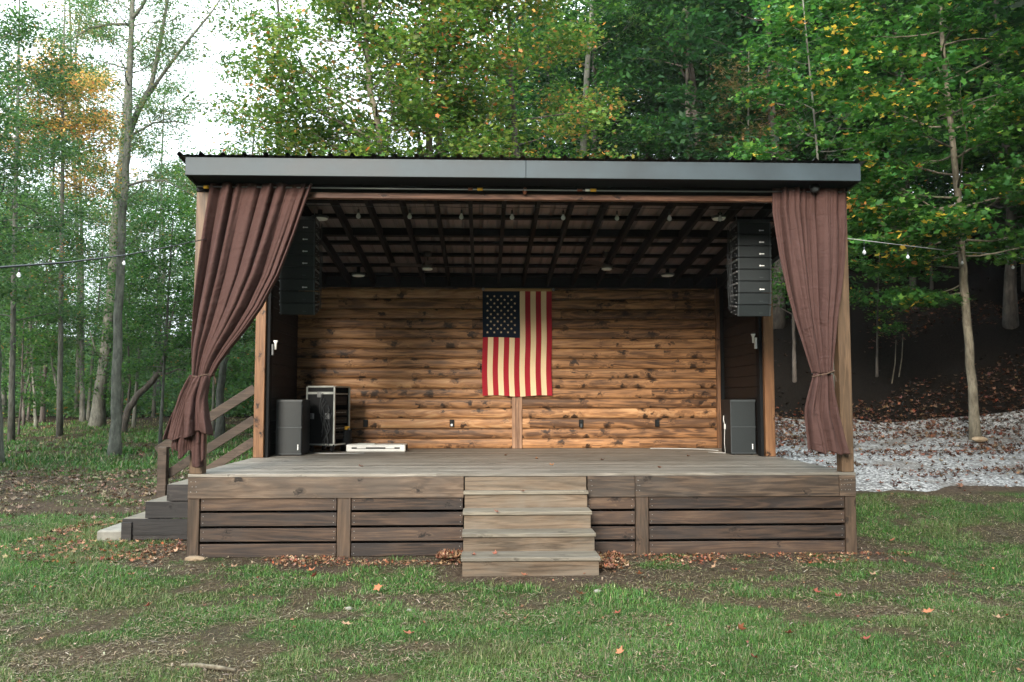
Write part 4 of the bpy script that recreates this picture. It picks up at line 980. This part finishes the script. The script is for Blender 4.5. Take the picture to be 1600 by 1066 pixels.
def tree(name, label, pts, rad, bark, limbs, leaf, pal, group=None, seed=1, shape='oval', extra=(), cat='tree', dens=1.0):
    """pts: trunk points, rad: radii; limbs: (n, z0, z1, len0, len1, rise, az_mid, az_width); leaf: (size, per cluster, spread, flatness)"""
    r = np.random.default_rng(seed); P = np.array(pts, float); base = P[0].copy(); P = P - base; rad = list(rad)
    if len(rad) != len(P): rad = list(np.interp(np.linspace(0, 1, len(P)), np.linspace(0, 1, len(rad)), rad))
    t = thing(name, label, cat, tuple(base), group)
    # finer, slightly wandering trunk
    Q = []; RR = []
    for i in range(len(P) - 1):
        for s in np.linspace(0, 1, 4, endpoint=False):
            q = P[i] * (1 - s) + P[i + 1] * s
            if i or s: q = q + r.normal(0, rad[i] * .10, 3) * (1, 1, 0)
            Q.append(q); RR.append(rad[i] * (1 - s) + rad[i + 1] * s)
    Q.append(P[-1]); RR.append(rad[-1])
    RR[0] *= 1.45; RR[1] *= 1.12; Q[0] = Q[0] - np.array([0, 0, .25])
    mb = MB(); mb.tube([tuple(q) for q in Q], RR, 10)
    Cc = []
    def limb(p, az, rise, L, r0, twl=.36, ntw=7):
        n = 6; pp = [p]; d = np.array([math.cos(az), math.sin(az), rise]); d /= np.linalg.norm(d)
        for k in range(n):
            d = d + r.normal(0, .13, 3) + np.array([0, 0, .05]); d /= np.linalg.norm(d); pp.append(pp[-1] + d * L / n)
        mb.tube([tuple(q) for q in pp], list(np.linspace(r0, max(r0 * .18, .004), n + 1)), 5)
        for k in range(ntw):
            s = .28 + .72 * (k + r.random()) / ntw; q = pp[min(int(s * n), n - 1)] * (1 - (s * n) % 1) + pp[min(int(s * n) + 1, n)] * ((s * n) % 1)
            a2 = az + r.choice([-1, 1]) * r.uniform(.4, 1.3); dd = np.array([math.cos(a2), math.sin(a2), rise * .6 + r.normal(0, .22)])
            e = q + dd * L * twl * (1.15 - .6 * s) * r.uniform(.6, 1.2)
            mid = (q + e) / 2 + r.normal(0, .04 * L * twl, 3)
            mb.tube([tuple(q), tuple(mid), tuple(e)], [r0 * .22 + .003, r0 * .14 + .002, .002], 4)
            Cc.append(e); Cc.append(mid * .5 + e * .5)
        Cc.append(pp[-1])
    ga = r.uniform(0, 6.28)
    for (n, z0, z1, l0, l1, rise, azm, azw) in limbs:
        for k in range(n):
            f = (k + r.random()) / n; z = z0 + (z1 - z0) * f; p = polyat(Q, z); rz = np.interp(z, [q[2] for q in Q], RR)
            ga += 2.4; az = azm + ((ga % 6.283) / 6.283 - .5) * azw if azw < 6.2 else ga
            limb(p, az, rise + r.normal(0, .12), l0 + (l1 - l0) * f * r.uniform(.8, 1.15), min(rz * .42, .007 + .008 * (l0 + l1) / 2))
    for ex in extra:      # named limbs of this tree, given as world points
        E_ = np.array(ex[0], float) - base; rr_ = list(np.linspace(ex[1], ex[1] * .25, len(E_)))
        mb.tube([tuple(q) for q in E_], rr_, 7)
        for k in range(ex[2]):
            s = r.uniform(.3, 1) * (len(E_) - 1); i = min(int(s), len(E_) - 2); q = E_[i] + (E_[i + 1] - E_[i]) * (s - i)
            limb(q, r.uniform(0, 6.28), .5, r.uniform(.5, 1.) * ex[3], .012, .4, 4)
    mb.build('trunk', M[bark], t, local=True)
    size, per, sp, flat = leaf; C0 = np.array(Cc)
    C0 = C0[r.random(len(C0)) < dens]
    n = len(C0); cnt = r.poisson(per, n); ix = np.repeat(np.arange(n), cnt); N = len(ix)
    if N:
        off = r.normal(0, 1, (N, 3)) * np.array([sp, sp, sp * flat]); Pp = C0[ix] + off
        s = size * r.uniform(.6, 1.25, N)
        Rm = rotz_tilt(r.uniform(0, 6.283, N), r.normal(.35, .55, N), r.uniform(0, 6.283, N))
        T_, F_ = (MT, MF) if shape == 'maple' else (OT, OF)
        V, FF = leaf_instances(T_, F_, Pp, Rm, np.stack([s, s, s], -1))
        w = np.array([p[0] for p in pal], float); w /= w.sum(); cc = np.array([p[1] for p in pal])
        # neighbouring leaves of one spray share their colour
        own = r.choice(len(pal), N, p=w); spray = r.choice(len(pal), n, p=w)[ix]; k = np.where(r.random(N) < .4, spray, own)
        c = cc[k] * (1 + r.normal(0, .15, (N, 1))) * (1 + r.normal(0, .16, n)[ix][:, None]); c = np.clip(c, .006, .8)
        link('crown', np_mesh('crown', V, FF, np.repeat(c, len(T_), 0)), M['leaf'], t, local=True)
    return t
def dup(root, loc, rz, sc, label=None, sink=0):
    r_ = root.copy(); COL.objects.link(r_); r_.location = loc; r_.rotation_euler = (0, 0, rz); r_.scale = (sc, sc, sc)
    if label: r_['label'] = label
    for ch in list(root.children):
        c = ch.copy(); COL.objects.link(c); c.parent = r_
    return r_
def path(pxs, Y):
    return [tuple(at(x, y, Y)) for x, y in pxs]
def onground(p):
    p = [tuple(q) for q in p]; x, y, z = p[0]; return [(x, y, min(z, float(ground_h(x, y))))] + p[1:]
def vert(x, y, h, lean=(0, 0)):
    z = float(ground_h(x, y)); return [(x, y, z), (x + lean[0] * .3, y + lean[1] * .3, z + h * .4), (x + lean[0] * .6, y + lean[1] * .6, z + h * .7), (x + lean[0], y + lean[1], z + h)]
TAU = 6.283

# right: the maple standing in the gravel, and its neighbours
bx_, by_, bz_ = hit(1525, 690); Y = by_
tree('maple_tree', 'slender maple with mottled trunk growing out of the gravel at right', onground(path([(1525, 692), (1519, 600), (1509, 480), (1503, 400), (1496, 300), (1489, 230), (1480, 140), (1472, 60), (1468, 0), (1462, -120), (1458, -220)], Y)),
     [.105, .088, .082, .077, .067, .06, .052, .044, .035, .025, .012], 'bark_mott',
     [(9, 3.9, 5.3, 1.9, 2.7, .04, 0, TAU), (9, 5.3, 7.2, 1.9, 2.6, .12, 0, TAU), (16, 7.2, 11.5, 2.2, 1.4, .25, 0, TAU), (5, 4.1, 5.0, 2.2, 2.8, -.04, math.pi, 1.6), (4, 3.5, 4.4, 1.6, 2.3, -.10, 0, TAU), (2, 3.0, 3.5, 1.0, 1.6, -.12, math.pi * .95, .8)],
     (.165, 28, .25, .17), MAPLE, seed=12, shape='maple')
def sap(label, px, py, h, rad, limbs, leaf, pal, seed, bark='bark_mott', shape='maple', lean=(0, 0), Y=None, grp=None):
    if Y is None: x, y, z = hit(px, py)
    else: x = at(px, py, Y)[0]; y = Y
    return tree('maple_tree' if shape == 'maple' else 'broadleaf_tree', label, vert(x, y, h, lean), rad, bark, limbs, leaf, pal, grp, seed, shape)
sap('young maple just behind the right end of the stage roof', 1290, 0, 9.5, [.045, .035, .022, .012], [(10, 4.6, 6.2, 1.4, 1.8, .05, 0, TAU), (14, 6.2, 9.3, 1.7, .9, .25, 0, TAU)], (.15, 17, .20, .2), MAPLE, 31, bark='bark_grey', Y=8.0, lean=(-.5, 0))
sap('maple at the right edge of the photo with its trunk out of frame', 1700, 0, 11, [.13, .10, .07, .02], [(16, 3.6, 7, 2.0, 2.8, .05, 0, TAU), (14, 7, 10.5, 2.4, 1.2, .25, 0, TAU)], (.16, 26, .25, .18), MAPLE, 32, Y=8.6)
sap('tall thin maple between the roof corner and the gravel maple', 1412, 0, 12, [.07, .05, .03, .02], [(12, 5.2, 7.4, 1.7, 2.2, .08, 0, TAU), (14, 7.4, 11.8, 2.0, 1.0, .25, 0, TAU)], (.155, 18, .22, .2), MAPLE, 33, bark='bark_dark', Y=13.5, lean=(-.3, 0))
sap('low leafy sapling beside the right front post of the stage', 1352, 0, 3.5, [.03, .02, .015, .008], [(9, 1.1, 3.3, .7, .8, .1, 0, TAU)], (.10, 14, .13, .5), MAPLE, 34, bark='bark_dark', Y=11.5, lean=(.2, 0))
sap('leafy sapling at the foot of the dark slope right of the gravel maple', 1580, 0, 4.6, [.04, .03, .02, .01], [(9, 2.4, 4.4, 1.2, 1.3, .05, 0, TAU)], (.13, 16, .18, .3), MAPLE, 36, bark='bark_dark', Y=12.5)
sap('leafy sapling on the dark slope left of the gravel maple', 1440, 0, 5.2, [.04, .03, .02, .01], [(10, 2.8, 5.0, 1.2, 1.3, .05, 0, TAU)], (.12, 15, .18, .3), MAPLE, 37, bark='bark_dark', Y=14)
sap('small sapling seen between the middle post and the right curtain', 1228, 0, 5.0, [.05, .035, .02, .01], [(14, 1.6, 4.8, 1.2, 1.0, .15, 0, TAU)], (.11, 20, .18, .5), GREEN, 35, bark='bark_dark', Y=12.5)

# prototypes for the hillside and the far woods
def proto(label, name, h, rad, limbs, leaf, pal, seed, bark, group):
    return tree(name, label, [(0, 0, 0), (.15, 0, h * .3), (-.1, .1, h * .65), (.1, 0, h)], rad, bark, limbs, leaf, pal, group, seed)
GH = 'dense trees on the dark hillside'
LH = 'dense dark green tree in the crowd on the hillside behind the stage'
A1 = proto(LH, 'hillside_tree', 13, [.17, .14, .09, .02], [(18, 3, 8, 2.8, 3.2, .12, 0, TAU), (18, 8, 13, 2.8, 1.2, .3, 0, TAU)], (.23, 24, .38, .42), DARKG, 51, 'bark_dark', GH)
A2 = proto(LH, 'hillside_tree', 11, [.14, .11, .08, .02], [(18, 1.5, 7, 2.6, 3.0, .08, 0, TAU), (14, 7, 10.8, 2.6, 1.2, .3, 0, TAU)], (.21, 24, .36, .42), DARKG, 52, 'bark_dark', GH)
A3 = proto(LH, 'hillside_tree', 12, [.15, .12, .08, .02], [(16, 2, 7, 2.8, 3.0, .1, 0, TAU), (16, 7, 11.8, 2.8, 1.1, .3, 0, TAU)], (.22, 24, .38, .42), DARKG, 53, 'bark_dark', GH)
spots = [(6.5, 18.5, 1), (9, 15.5, 0), (12, 15, 1), (15, 15.5, 0), (11.5, 19, 2), (8, 21.5, 0), (4.0, 21, 2), (14.5, 20, 1), (18, 18, 0), (6, 25.5, 0), (10, 25, 1), (2, 25, 2), (17, 24, 0), (13, 28, 0), (21, 22, 1), (8, 31, 0), (4, 31, 1), (18, 31, 1), (22, 28, 0), (0, 30, 2), (12.5, 11.8, 1), (17, 12.0, 0), (15.5, 9.6, 1), (12, 35, 0), (17, 37, 1), (22, 35, 0), (7, 37, 1), (27, 30, 0), (2, 36, 0), (27, 23, 1), (25, 17, 0), (22, 13, 1), (31, 26, 0), (17, 31, 1), (20, 36, 0), (24, 40, 1), (28, 37, 0), (19, 42, 1), (14, 40, 0), (24, 31, 1), (13, 23, 1), (16.5, 16.5, 0), (19, 15, 1)]
used = set(); rr = random.Random(9)
for x, y, k in spots:
    pr = (A1, A2, A3)[k]; loc = (x + rr.uniform(-.6, .6), y + rr.uniform(-.6, .6), float(ground_h(x, y)) - .1); sc = rr.uniform(.9, 1.15)
    if k in used: dup(pr, loc, rr.uniform(0, 6.28), sc)
    else: pr.location = loc; pr.rotation_euler = (0, 0, rr.uniform(0, 6)); used.add(k)
# unseen trees added around the clearing to block sun and low sky light
GC = 'unseen trees added around the clearing for shade'
CN = proto('tall unseen tree added at the clearing edge to cast shade', 'shade_tree', 17, [.25, .2, .13, .03], [(12, 2, 7, 2.5, 3.6, .1, 0, TAU), (24, 7, 16.5, 4.4, 3.0, .15, 0, TAU)], (.34, 30, .6, .4), DARKG, 54, 'bark_dark', GC)
for i, (x, y) in enumerate([(14, 4.5), (16, 0.5), (19, 8), (13.5, -3.5), (20, 3), (2.8, -20), (7.5, -18), (12, -15), (15.5, -12), (6, -26), (12, -22), (-16, -10), (-18, -5), (-21, -16), (-15, -31), (-11, -34), (-7, -31), (-3, -33), (1, -31), (-19, -27), (-19, 0), (20, -8)]):
    loc = (x, y, float(ground_h(x, y)) - .1)
    if i: dup(CN, loc, i * 1.3, 1. if y > -28 else .6)
    else: CN.location = loc

# behind the stage: maples against the sky, then single pale trunks on the hill
tree('maple_tree', 'autumn tinged maple behind the left half of the stage roof', onground(path([(606, 600), (603, 400), (598, 245), (590, 190), (578, 140), (572, 60), (566, -20), (560, -160)], 10.5)), [.12, .10, .085, .075, .065, .055, .045, .02], 'bark_mott',
     [(18, 5.2, 8.6, 2.6, 3.0, .08, 0, TAU), (18, 8.6, 13.5, 2.8, 1.6, .25, 0, TAU), (6, 5.5, 9, 3.2, 3.6, .05, math.pi, 1.3)], (.14, 37, .31, .5), AUT, seed=61, shape='maple')
tree('maple_tree', 'twin maple with dark and tan stems behind the middle of the stage roof', onground(path([(676, 600), (674, 400), (672, 245), (669, 180), (664, 110), (662, 40), (660, -40), (655, -180)], 12.5)), [.13, .11, .095, .085, .075, .06, .045, .02], 'bark_mott',
     [(15, 5.6, 9, 2.4, 2.8, .08, 0, TAU), (20, 9, 14.5, 2.9, 1.6, .25, 0, TAU)], (.14, 50, .32, .5), AUT, seed=62, shape='maple',
     extra=[(path([(674, 420), (684, 245), (691, 170), (692, 90), (700, 0)], 12.9), .11, 4, 1.8), (path([(674, 330), (650, 190), (656, 150), (648, 60)], 13.2), .07, 3, 1.5)])
tree('maple_tree', 'yellowing maple behind the stage roof, right of the twin maple', onground(path([(812, 600), (810, 400), (806, 245), (800, 150), (797, 60), (790, -60), (786, -180)], 13.5)), [.12, .10, .09, .08, .06, .04, .02], 'bark_dark',
     [(16, 6, 9.5, 2.3, 2.6, .08, 0, TAU), (20, 9.5, 15, 2.8, 1.5, .25, 0, TAU)], (.14, 48, .33, .5), [(5, (.06, .15, .028)), (4, (.12, .20, .04)), (.9, (.28, .25, .06)), (.8, (.38, .17, .06)), (.25, (.6, .28, .06))], seed=63, shape='maple')
tree('broadleaf_tree', 'airy green tree behind the left end of the roof', onground(path([(428, 600), (430, 400), (436, 245), (440, 140), (436, 40), (430, -60)], 15)), [.12, .10, .08, .06, .04, .02], 'bark_dark',
     [(18, 5, 9.5, 2.1, 2.6, .1, 0, TAU), (16, 9.5, 14, 2.5, 1.4, .25, 0, TAU)], (.12, 30, .30, .5), AUT, seed=64, dens=.85)
LP = 'pale trunked tree rising behind the roof, '
for i, (pp, Y, r0, lb, bk) in enumerate([
    ([(911, 560), (912, 245), (913, 190), (917, 110), (926, 0), (932, -120)], 19, .13, 'left of the rear hillside gap', 'bark_pale'),
    ([(1092, 560), (1090, 245), (1083, 150), (1076, 70), (1068, 0), (1062, -120)], 19, .15, 'thickest one above the right ceiling part', 'bark_dark'),
    ([(1020, 560), (1017, 245), (1012, 160), (1008, 60), (1004, -80)], 24, .10, 'thin one between two thicker trunks', 'bark_pale'),
    ([(1046, 560), (1040, 245), (1036, 150), (1042, 60), (1040, -60)], 25, .12, 'forked one just left of the thickest trunk', 'bark_pale')]):
    p = onground(path(pp, Y)); z0 = p[0][2]
    tree('hillside_tree', LP + lb, p, [r0, r0, r0 * .9, r0 * .75, r0 * .5, .02][:len(pp)], bk, [(9, 7 - z0, 12 - z0, 1.6, 2.2, .15, 0, TAU), (12, 13 - z0, 19 - z0, 2.2, 1.6, .3, 0, TAU)], (.16, 28, .33, .5), GREEN if i != 2 else AUT, seed=70 + i, dens=.8,
         extra=[(path([(1080, 140), (1040, 60), (1020, 0), (1010, -40)], 19), .05, 2, 1.2)] if i == 1 else ())
tree('shrub', 'brown and green shrub showing above the roof towards the right', vert(at(1165, 300, 16)[0], 16, 9, (.2, 0)), [.05, .04, .03, .01], 'bark_pale', [(16, 5.4, 8.2, 1.1, 1.1, .2, 0, TAU)], (.11, 18, .2, .5), [(3, (.12, .14, .05)), (3, (.22, .18, .09)), (1, (.3, .16, .07))], seed=80, cat='shrub')

# left: trunks of the open wood
tree('tall_tree', 'tall pale tree with a forked crown, nearest trunk on the left lawn', onground(path([(178, 708), (181, 640), (183, 560), (186, 470), (190, 370), (197, 260), (201, 200), (203, 120), (205, 60), (208, 0), (214, -140), (216, -240)], 14)),
     [.16, .14, .125, .115, .11, .10, .09, .075, .065, .055, .035, .02], 'bark_pale', [(9, 5, 9.5, .9, 1.5, .35, 0, TAU), (18, 9.5, 15, 2.2, 1.6, .5, 0, TAU)], (.08, 38, .32, .7), [(3, (.10, .18, .07)), (2, (.06, .14, .05)), (1, (.25, .22, .09))], seed=90,
     extra=[(path([(199, 215), (215, 175), (236, 135), (250, 70), (262, 0), (272, -60)], 14.3), .10, 6, 1.6), (path([(216, 172), (250, 122), (290, 68), (330, 20), (350, -10)], 14.0), .06, 6, 1.4), (path([(206, 30), (222, 10), (236, -20), (250, -80)], 14), .06, 4, 1.4),
            (path([(200, 38), (170, 38), (140, 44), (112, 62), (98, 62)], 14.4), .045, 4, 1.0), (path([(201, 214), (240, 192), (275, 190), (316, 200)], 13.4), .035, 4, 1.0), (path([(200, 290), (228, 282), (258, 282), (292, 300), (318, 318)], 13), .035, 5, 1.0)])
tree('tall_tree', 'tall dark leaning tree close behind the pale forked one', onground(path([(151, 668), (158, 600), (166, 540), (175, 440), (180, 360), (187, 280), (195, 200), (203, 80), (206, -40)], 27)), [.30, .25, .23, .22, .20, .17, .14, .10, .04], 'bark_grey',
     [(10, 8, 13, 1.6, 2.2, .3, 0, TAU), (14, 13, 19, 3, 2, .45, 0, TAU)], (.13, 26, .36, .6), COOL, seed=91, extra=[(path([(155, 560), (147, 540), (141, 520), (138, 505)], 26.7), .04, 1, .8)])
far = [('thin white barked tree right of the pale forked tree', [(209, 666), (213, 600), (218, 540), (228, 470), (238, 400), (244, 330)], 26, .10, 'bark_pale', COOL),
       ('thin white leaning tree in the left wood, its foot in the grass', [(98, 668), (92, 620), (84, 580), (77, 540), (74, 480), (72, 400)], 27, .11, 'bark_pale', COOL),
       ('pair-like thin pale tree left of the white leaning tree', [(56, 671), (54, 620), (49, 560), (46, 500), (48, 400)], 26, .10, 'bark_pale', COOL),
       ('grey trunk standing behind the thin pale trees at far left', [(66, 664), (69, 600), (73, 540), (78, 460), (82, 330), (86, 200)], 30, .16, 'bark_dark', COOL),
       ('dark straight trunk in the middle of the left wood', [(129, 664), (128, 600), (128, 520), (128, 400), (124, 250), (118, 80)], 30, .18, 'bark_dark', COOL),
       ('slim dark trunk leaning right, next to the dark straight trunk', [(137, 662), (141, 600), (147, 540), (153, 480), (160, 400)], 31, .12, 'bark_dark', COOL),
       ('dark trunk near the left edge of the photo', [(18, 668), (17, 600), (18, 520), (22, 400), (26, 250)], 28, .16, 'bark_dark', GREEN),
       ('slanting dark trunk behind the left edge trees', [(30, 665), (38, 620), (46, 585), (54, 540), (60, 460)], 31, .10, 'bark_dark', GREEN),
       ('grey trunk seen between the left curtain and the middle post', [(343, 640), (346, 590), (352, 560), (366, 500), (378, 440), (388, 300)], 20, .20, 'bark_dark', GREEN),
       ('thin white trunk just left of the grey trunk behind the side stairs', [(333, 650), (334, 600), (336, 540), (337, 460), (338, 350)], 24, .09, 'bark_pale', GREEN),
       ('pale distant trunk in the upper left gap of the wood', [(122, 600), (124, 440), (118, 300), (112, 160), (110, 40), (108, -40)], 34, .15, 'bark_pale', ORNG),
       ('thin far trunk beside the left curtain', [(240, 640), (246, 520), (250, 400), (252, 280), (256, 160)], 33, .12, 'bark_dark', COOL)]
for i, (lb, pp, Y, r0, bk, pal) in enumerate(far):
    p = onground(path(pp, Y)); n = len(p); top = p[-1][2] - p[0][2]
    r0 *= .72; bk = 'bark_grey' if bk == 'bark_dark' and i > 3 else bk; p.append((p[-1][0] + .2, p[-1][1], p[-1][2] + 2.5)); n += 1
    tree('wood_tree', lb, p, list(np.linspace(r0, r0 * .35, n - 1)) + [.02], bk, [(9, top * .42, top * .8, 1.3, 1.9, .2, 0, TAU), (10, top * .8, top + 2.3, 2.0, 1.3, .35, 0, TAU)], (.13, 30, .36, .55), pal, seed=100 + i)
tree('bent_tree', 'bent bare tree leaning right with a side branch, behind the white trunk', onground(path([(190, 672), (200, 640), (215, 618), (236, 598), (250, 580), (258, 555), (262, 520), (275, 470)], 23)), [.15, .13, .12, .11, .10, .08, .06, .02], 'bark_dark', [(8, 2.6, 5, 1.2, 1.4, .2, 0, TAU)], (.12, 12, .25, .5), COOL, seed=120,
     extra=[(path([(248, 584), (262, 584), (278, 577), (292, 580)], 22.8), .06, 1, .7)])
tree('tall_tree', 'pale trunk cut by the left edge of the photo', onground(path([(-4, 728), (-5, 640), (-6, 540), (-12, 400), (-20, 250), (-30, 60)], 12)), [.15, .13, .12, .10, .08, .03], 'bark_pale', [(12, 5, 9, 2.0, 2.4, .15, 0, TAU), (10, 9, 12, 2.2, 1.2, .3, 0, TAU)], (.11, 38, .30, .5), COOL, seed=121)
tree('broadleaf_tree', 'tree with orange and yellow autumn foliage at upper left', onground(path([(95, 640), (96, 400), (98, 220), (100, 60), (102, 0)], 21)), [.09, .08, .06, .04, .02], 'bark_grey', [(22, 9.2, 13.2, 1.9, 1.5, .15, 0, TAU)], (.14, 34, .33, .6), ORNG, seed=122)
tree('broadleaf_tree', 'cool green tree filling the left edge above the cable', onground(path([(20, 640), (22, 400), (26, 220), (30, 60), (30, -30)], 19)), [.09, .08, .06, .04, .02], 'bark_grey', [(16, 3.6, 7.5, 2.0, 2.4, .1, 0, TAU), (16, 7.5, 13, 2.4, 1.4, .25, 0, TAU)], (.125, 40, .30, .5), COOL, seed=123, dens=.9)
tree('broadleaf_tree', 'dense leafy tree overhanging the left edge, its trunk out of frame', vert(at(-130, 300, 9)[0], 9, 9.5, (.3, 0)), [.13, .11, .07, .02], 'bark_dark', [(16, 1.9, 5.2, 1.8, 2.2, .08, 0, TAU), (16, 5.2, 9.2, 2.2, 1.4, .25, 0, TAU)], (.105, 40, .27, .45), COOL, seed=124)
tree('broadleaf_tree', 'green leafy tree filling the gap left of the left curtain', vert(at(262, 300, 17)[0], 17, 7.2, (.2, 0)), [.05, .04, .03, .015], 'bark_grey', [(14, 2.2, 5, 1.4, 1.6, .1, 0, TAU), (10, 5, 7, 1.5, 1.0, .25, 0, TAU)], (.11, 34, .27, .45), GREEN, seed=125)
# leafy understorey and the wood further back
GU = 'leafy saplings in the left wood'; LU = 'leafy green sapling in the understorey of the left wood'
B1 = proto(LU, 'understorey_sapling', 5.5, [.05, .04, .03, .01], [(16, .9, 5.3, 1.5, 1.2, .15, 0, TAU)], (.14, 17, .25, .45), GREEN, 130, 'bark_dark', GU)
B2 = proto(LU, 'understorey_sapling', 6.5, [.06, .045, .03, .01], [(18, 1.6, 6.3, 1.8, 1.2, .12, 0, TAU)], (.15, 17, .28, .42), COOL, 131, 'bark_dark', GU)
sp = [(-11.2, 25, 0), (-14.5, 24, 1), (-17.5, 22, 0), (-9, 24, 1), (-13, 28.5, 1), (-16.5, 28, 0), (-20, 27, 1), (-7.6, 21, 0), (-6.2, 18, 0), (-9.5, 30, 1), (-22, 31, 0), (-5.6, 24, 1), (-18.5, 33, 1), (-14, 34, 0), (-11, 34, 1), (-7, 31, 0), (-24, 36, 1), (-3.6, 20, 0), (-4.5, 29, 1)]
used = set()
for x, y, k in sp:
    pr = (B1, B2)[k]; loc = (x, y, float(ground_h(x, y)) - .05)
    if k in used: dup(pr, loc, rr.uniform(0, 6.28), rr.uniform(.85, 1.2))
    else: pr.location = loc; used.add(k)
GW = 'trees of the far wood on the left'; LW = 'tree of the far wood standing behind the left trunks'
C1 = proto(LW, 'far_wood_tree', 11, [.2, .16, .1, .03], [(20, 2.0, 7, 2.8, 3.0, .1, 0, TAU), (14, 7, 10.8, 2.6, 1.2, .3, 0, TAU)], (.20, 13, .42, .45), COOL, 140, 'bark_grey', GW)
C2 = proto(LW, 'far_wood_tree', 12.5, [.18, .15, .1, .03], [(18, 3.0, 8, 2.6, 2.8, .15, 0, TAU), (14, 8, 12.3, 2.6, 1.2, .3, 0, TAU)], (.20, 11, .42, .5), GREEN, 141, 'bark_grey', GW)
sp = [(-27, 38, 0), (-22, 40, 1), (-18, 38, 0), (-14.5, 41, 1), (-11, 39, 0), (-7.5, 37, 1), (-30, 45, 1), (-25, 47, 0), (-20, 46, 1), (-15, 48, 0), (-10.5, 46, 1), (-6, 44, 0), (-3, 38, 1), (-33, 40, 0), (-35, 52, 1), (-28, 55, 0), (-21, 56, 0), (-14, 56, 1), (-8, 54, 0), (-2, 50, 1), (-40, 60, 0), (-25, 34, 1)]
used = set()
for x, y, k in sp:
    pr = (C1, C2)[k]; loc = (x + rr.uniform(-1, 1), y + rr.uniform(-1, 1), float(ground_h(x, y)) - .1)
    if k in used: dup(pr, loc, rr.uniform(0, 6.28), rr.uniform(.85, 1.15))
    else: pr.location = loc; used.add(k)
# pale dead sticks on the dark slope
for px, lb in (((1393, 600), 'pale dead stick standing on the dark slope, left of the maple'), ((1404, 590), 'longer pale dead stick leaning on the dark slope')):
    x, y, z = hit(*px); q = (x + .25, y + .2, z + 1.1); mb = MB(); props(mb.tube([(x, y, z - .05), ((x + q[0]) / 2 + .03, y + .1, z + .5), q], [.016, .012, .006], 6).build('dead_stick', M['bark_mott'], loc=(x, y, z)), lb, 'stick')

# brush under the far trees
def brush(x0, x1, y0, y1, n, per, size, seed, pal=COOL):
    r = np.random.default_rng(seed); x = r.uniform(x0, x1, n); y = r.uniform(y0, y1, n); z = ground_h(x, y); hh = r.uniform(.4, 2.4, n)
    ix = np.repeat(np.arange(n), per); N = len(ix); P = np.stack([x[ix] + r.normal(0, .55, N), y[ix] + r.normal(0, .55, N), z[ix] + np.abs(r.normal(0, .5, N)) * hh[ix]], -1)
    s_ = size * r.uniform(.6, 1.3, N); Rm = rotz_tilt(r.uniform(0, 6.28, N), r.normal(.5, .6, N), r.uniform(0, 6.28, N)); V, FF = leaf_instances(OT, OF, P, Rm, np.stack([s_, s_, s_], -1))
    w = np.array([p[0] for p in pal], float); w /= w.sum(); c = np.array([p[1] for p in pal])[r.choice(len(pal), N, p=w)] * (1 + r.normal(0, .2, (N, 1)))
    return V, FF, np.repeat(np.clip(c, .004, .8), 4, 0)
V, FF, C = brush(-42, -3, 33, 60, 1500, 60, .26, 3)
props(link('undergrowth', np_mesh('undergrowth', V, FF, C), M['leaf']), 'low green undergrowth beneath the far wood on the left', 'undergrowth', kind='stuff')
V, FF, C = brush(-2, 30, 15, 40, 900, 50, .22, 4, DARKG)
props(link('undergrowth', np_mesh('undergrowth', V, FF, C), M['leaf']), 'dark green undergrowth on the hillside behind the stage', 'undergrowth', kind='stuff')

# forest air
hz = MB().box((-90, -40, -2), (70, 130, 27)).mesh('haze'); hg = bpy.data.materials.new('forest_haze'); hg.use_nodes = True; hn = hg.node_tree
hn.nodes.remove(hn.nodes['Principled BSDF']); pv = hn.nodes.new('ShaderNodeVolumePrincipled'); pv.inputs['Color'].default_value = (.9, .97, 1., 1); pv.inputs['Density'].default_value = .00022; pv.inputs['Anisotropy'].default_value = .2
hn.links.new(pv.outputs[0], hn.nodes['Material Output'].inputs['Volume'])
props(link('haze', hz, hg), kind='stuff')
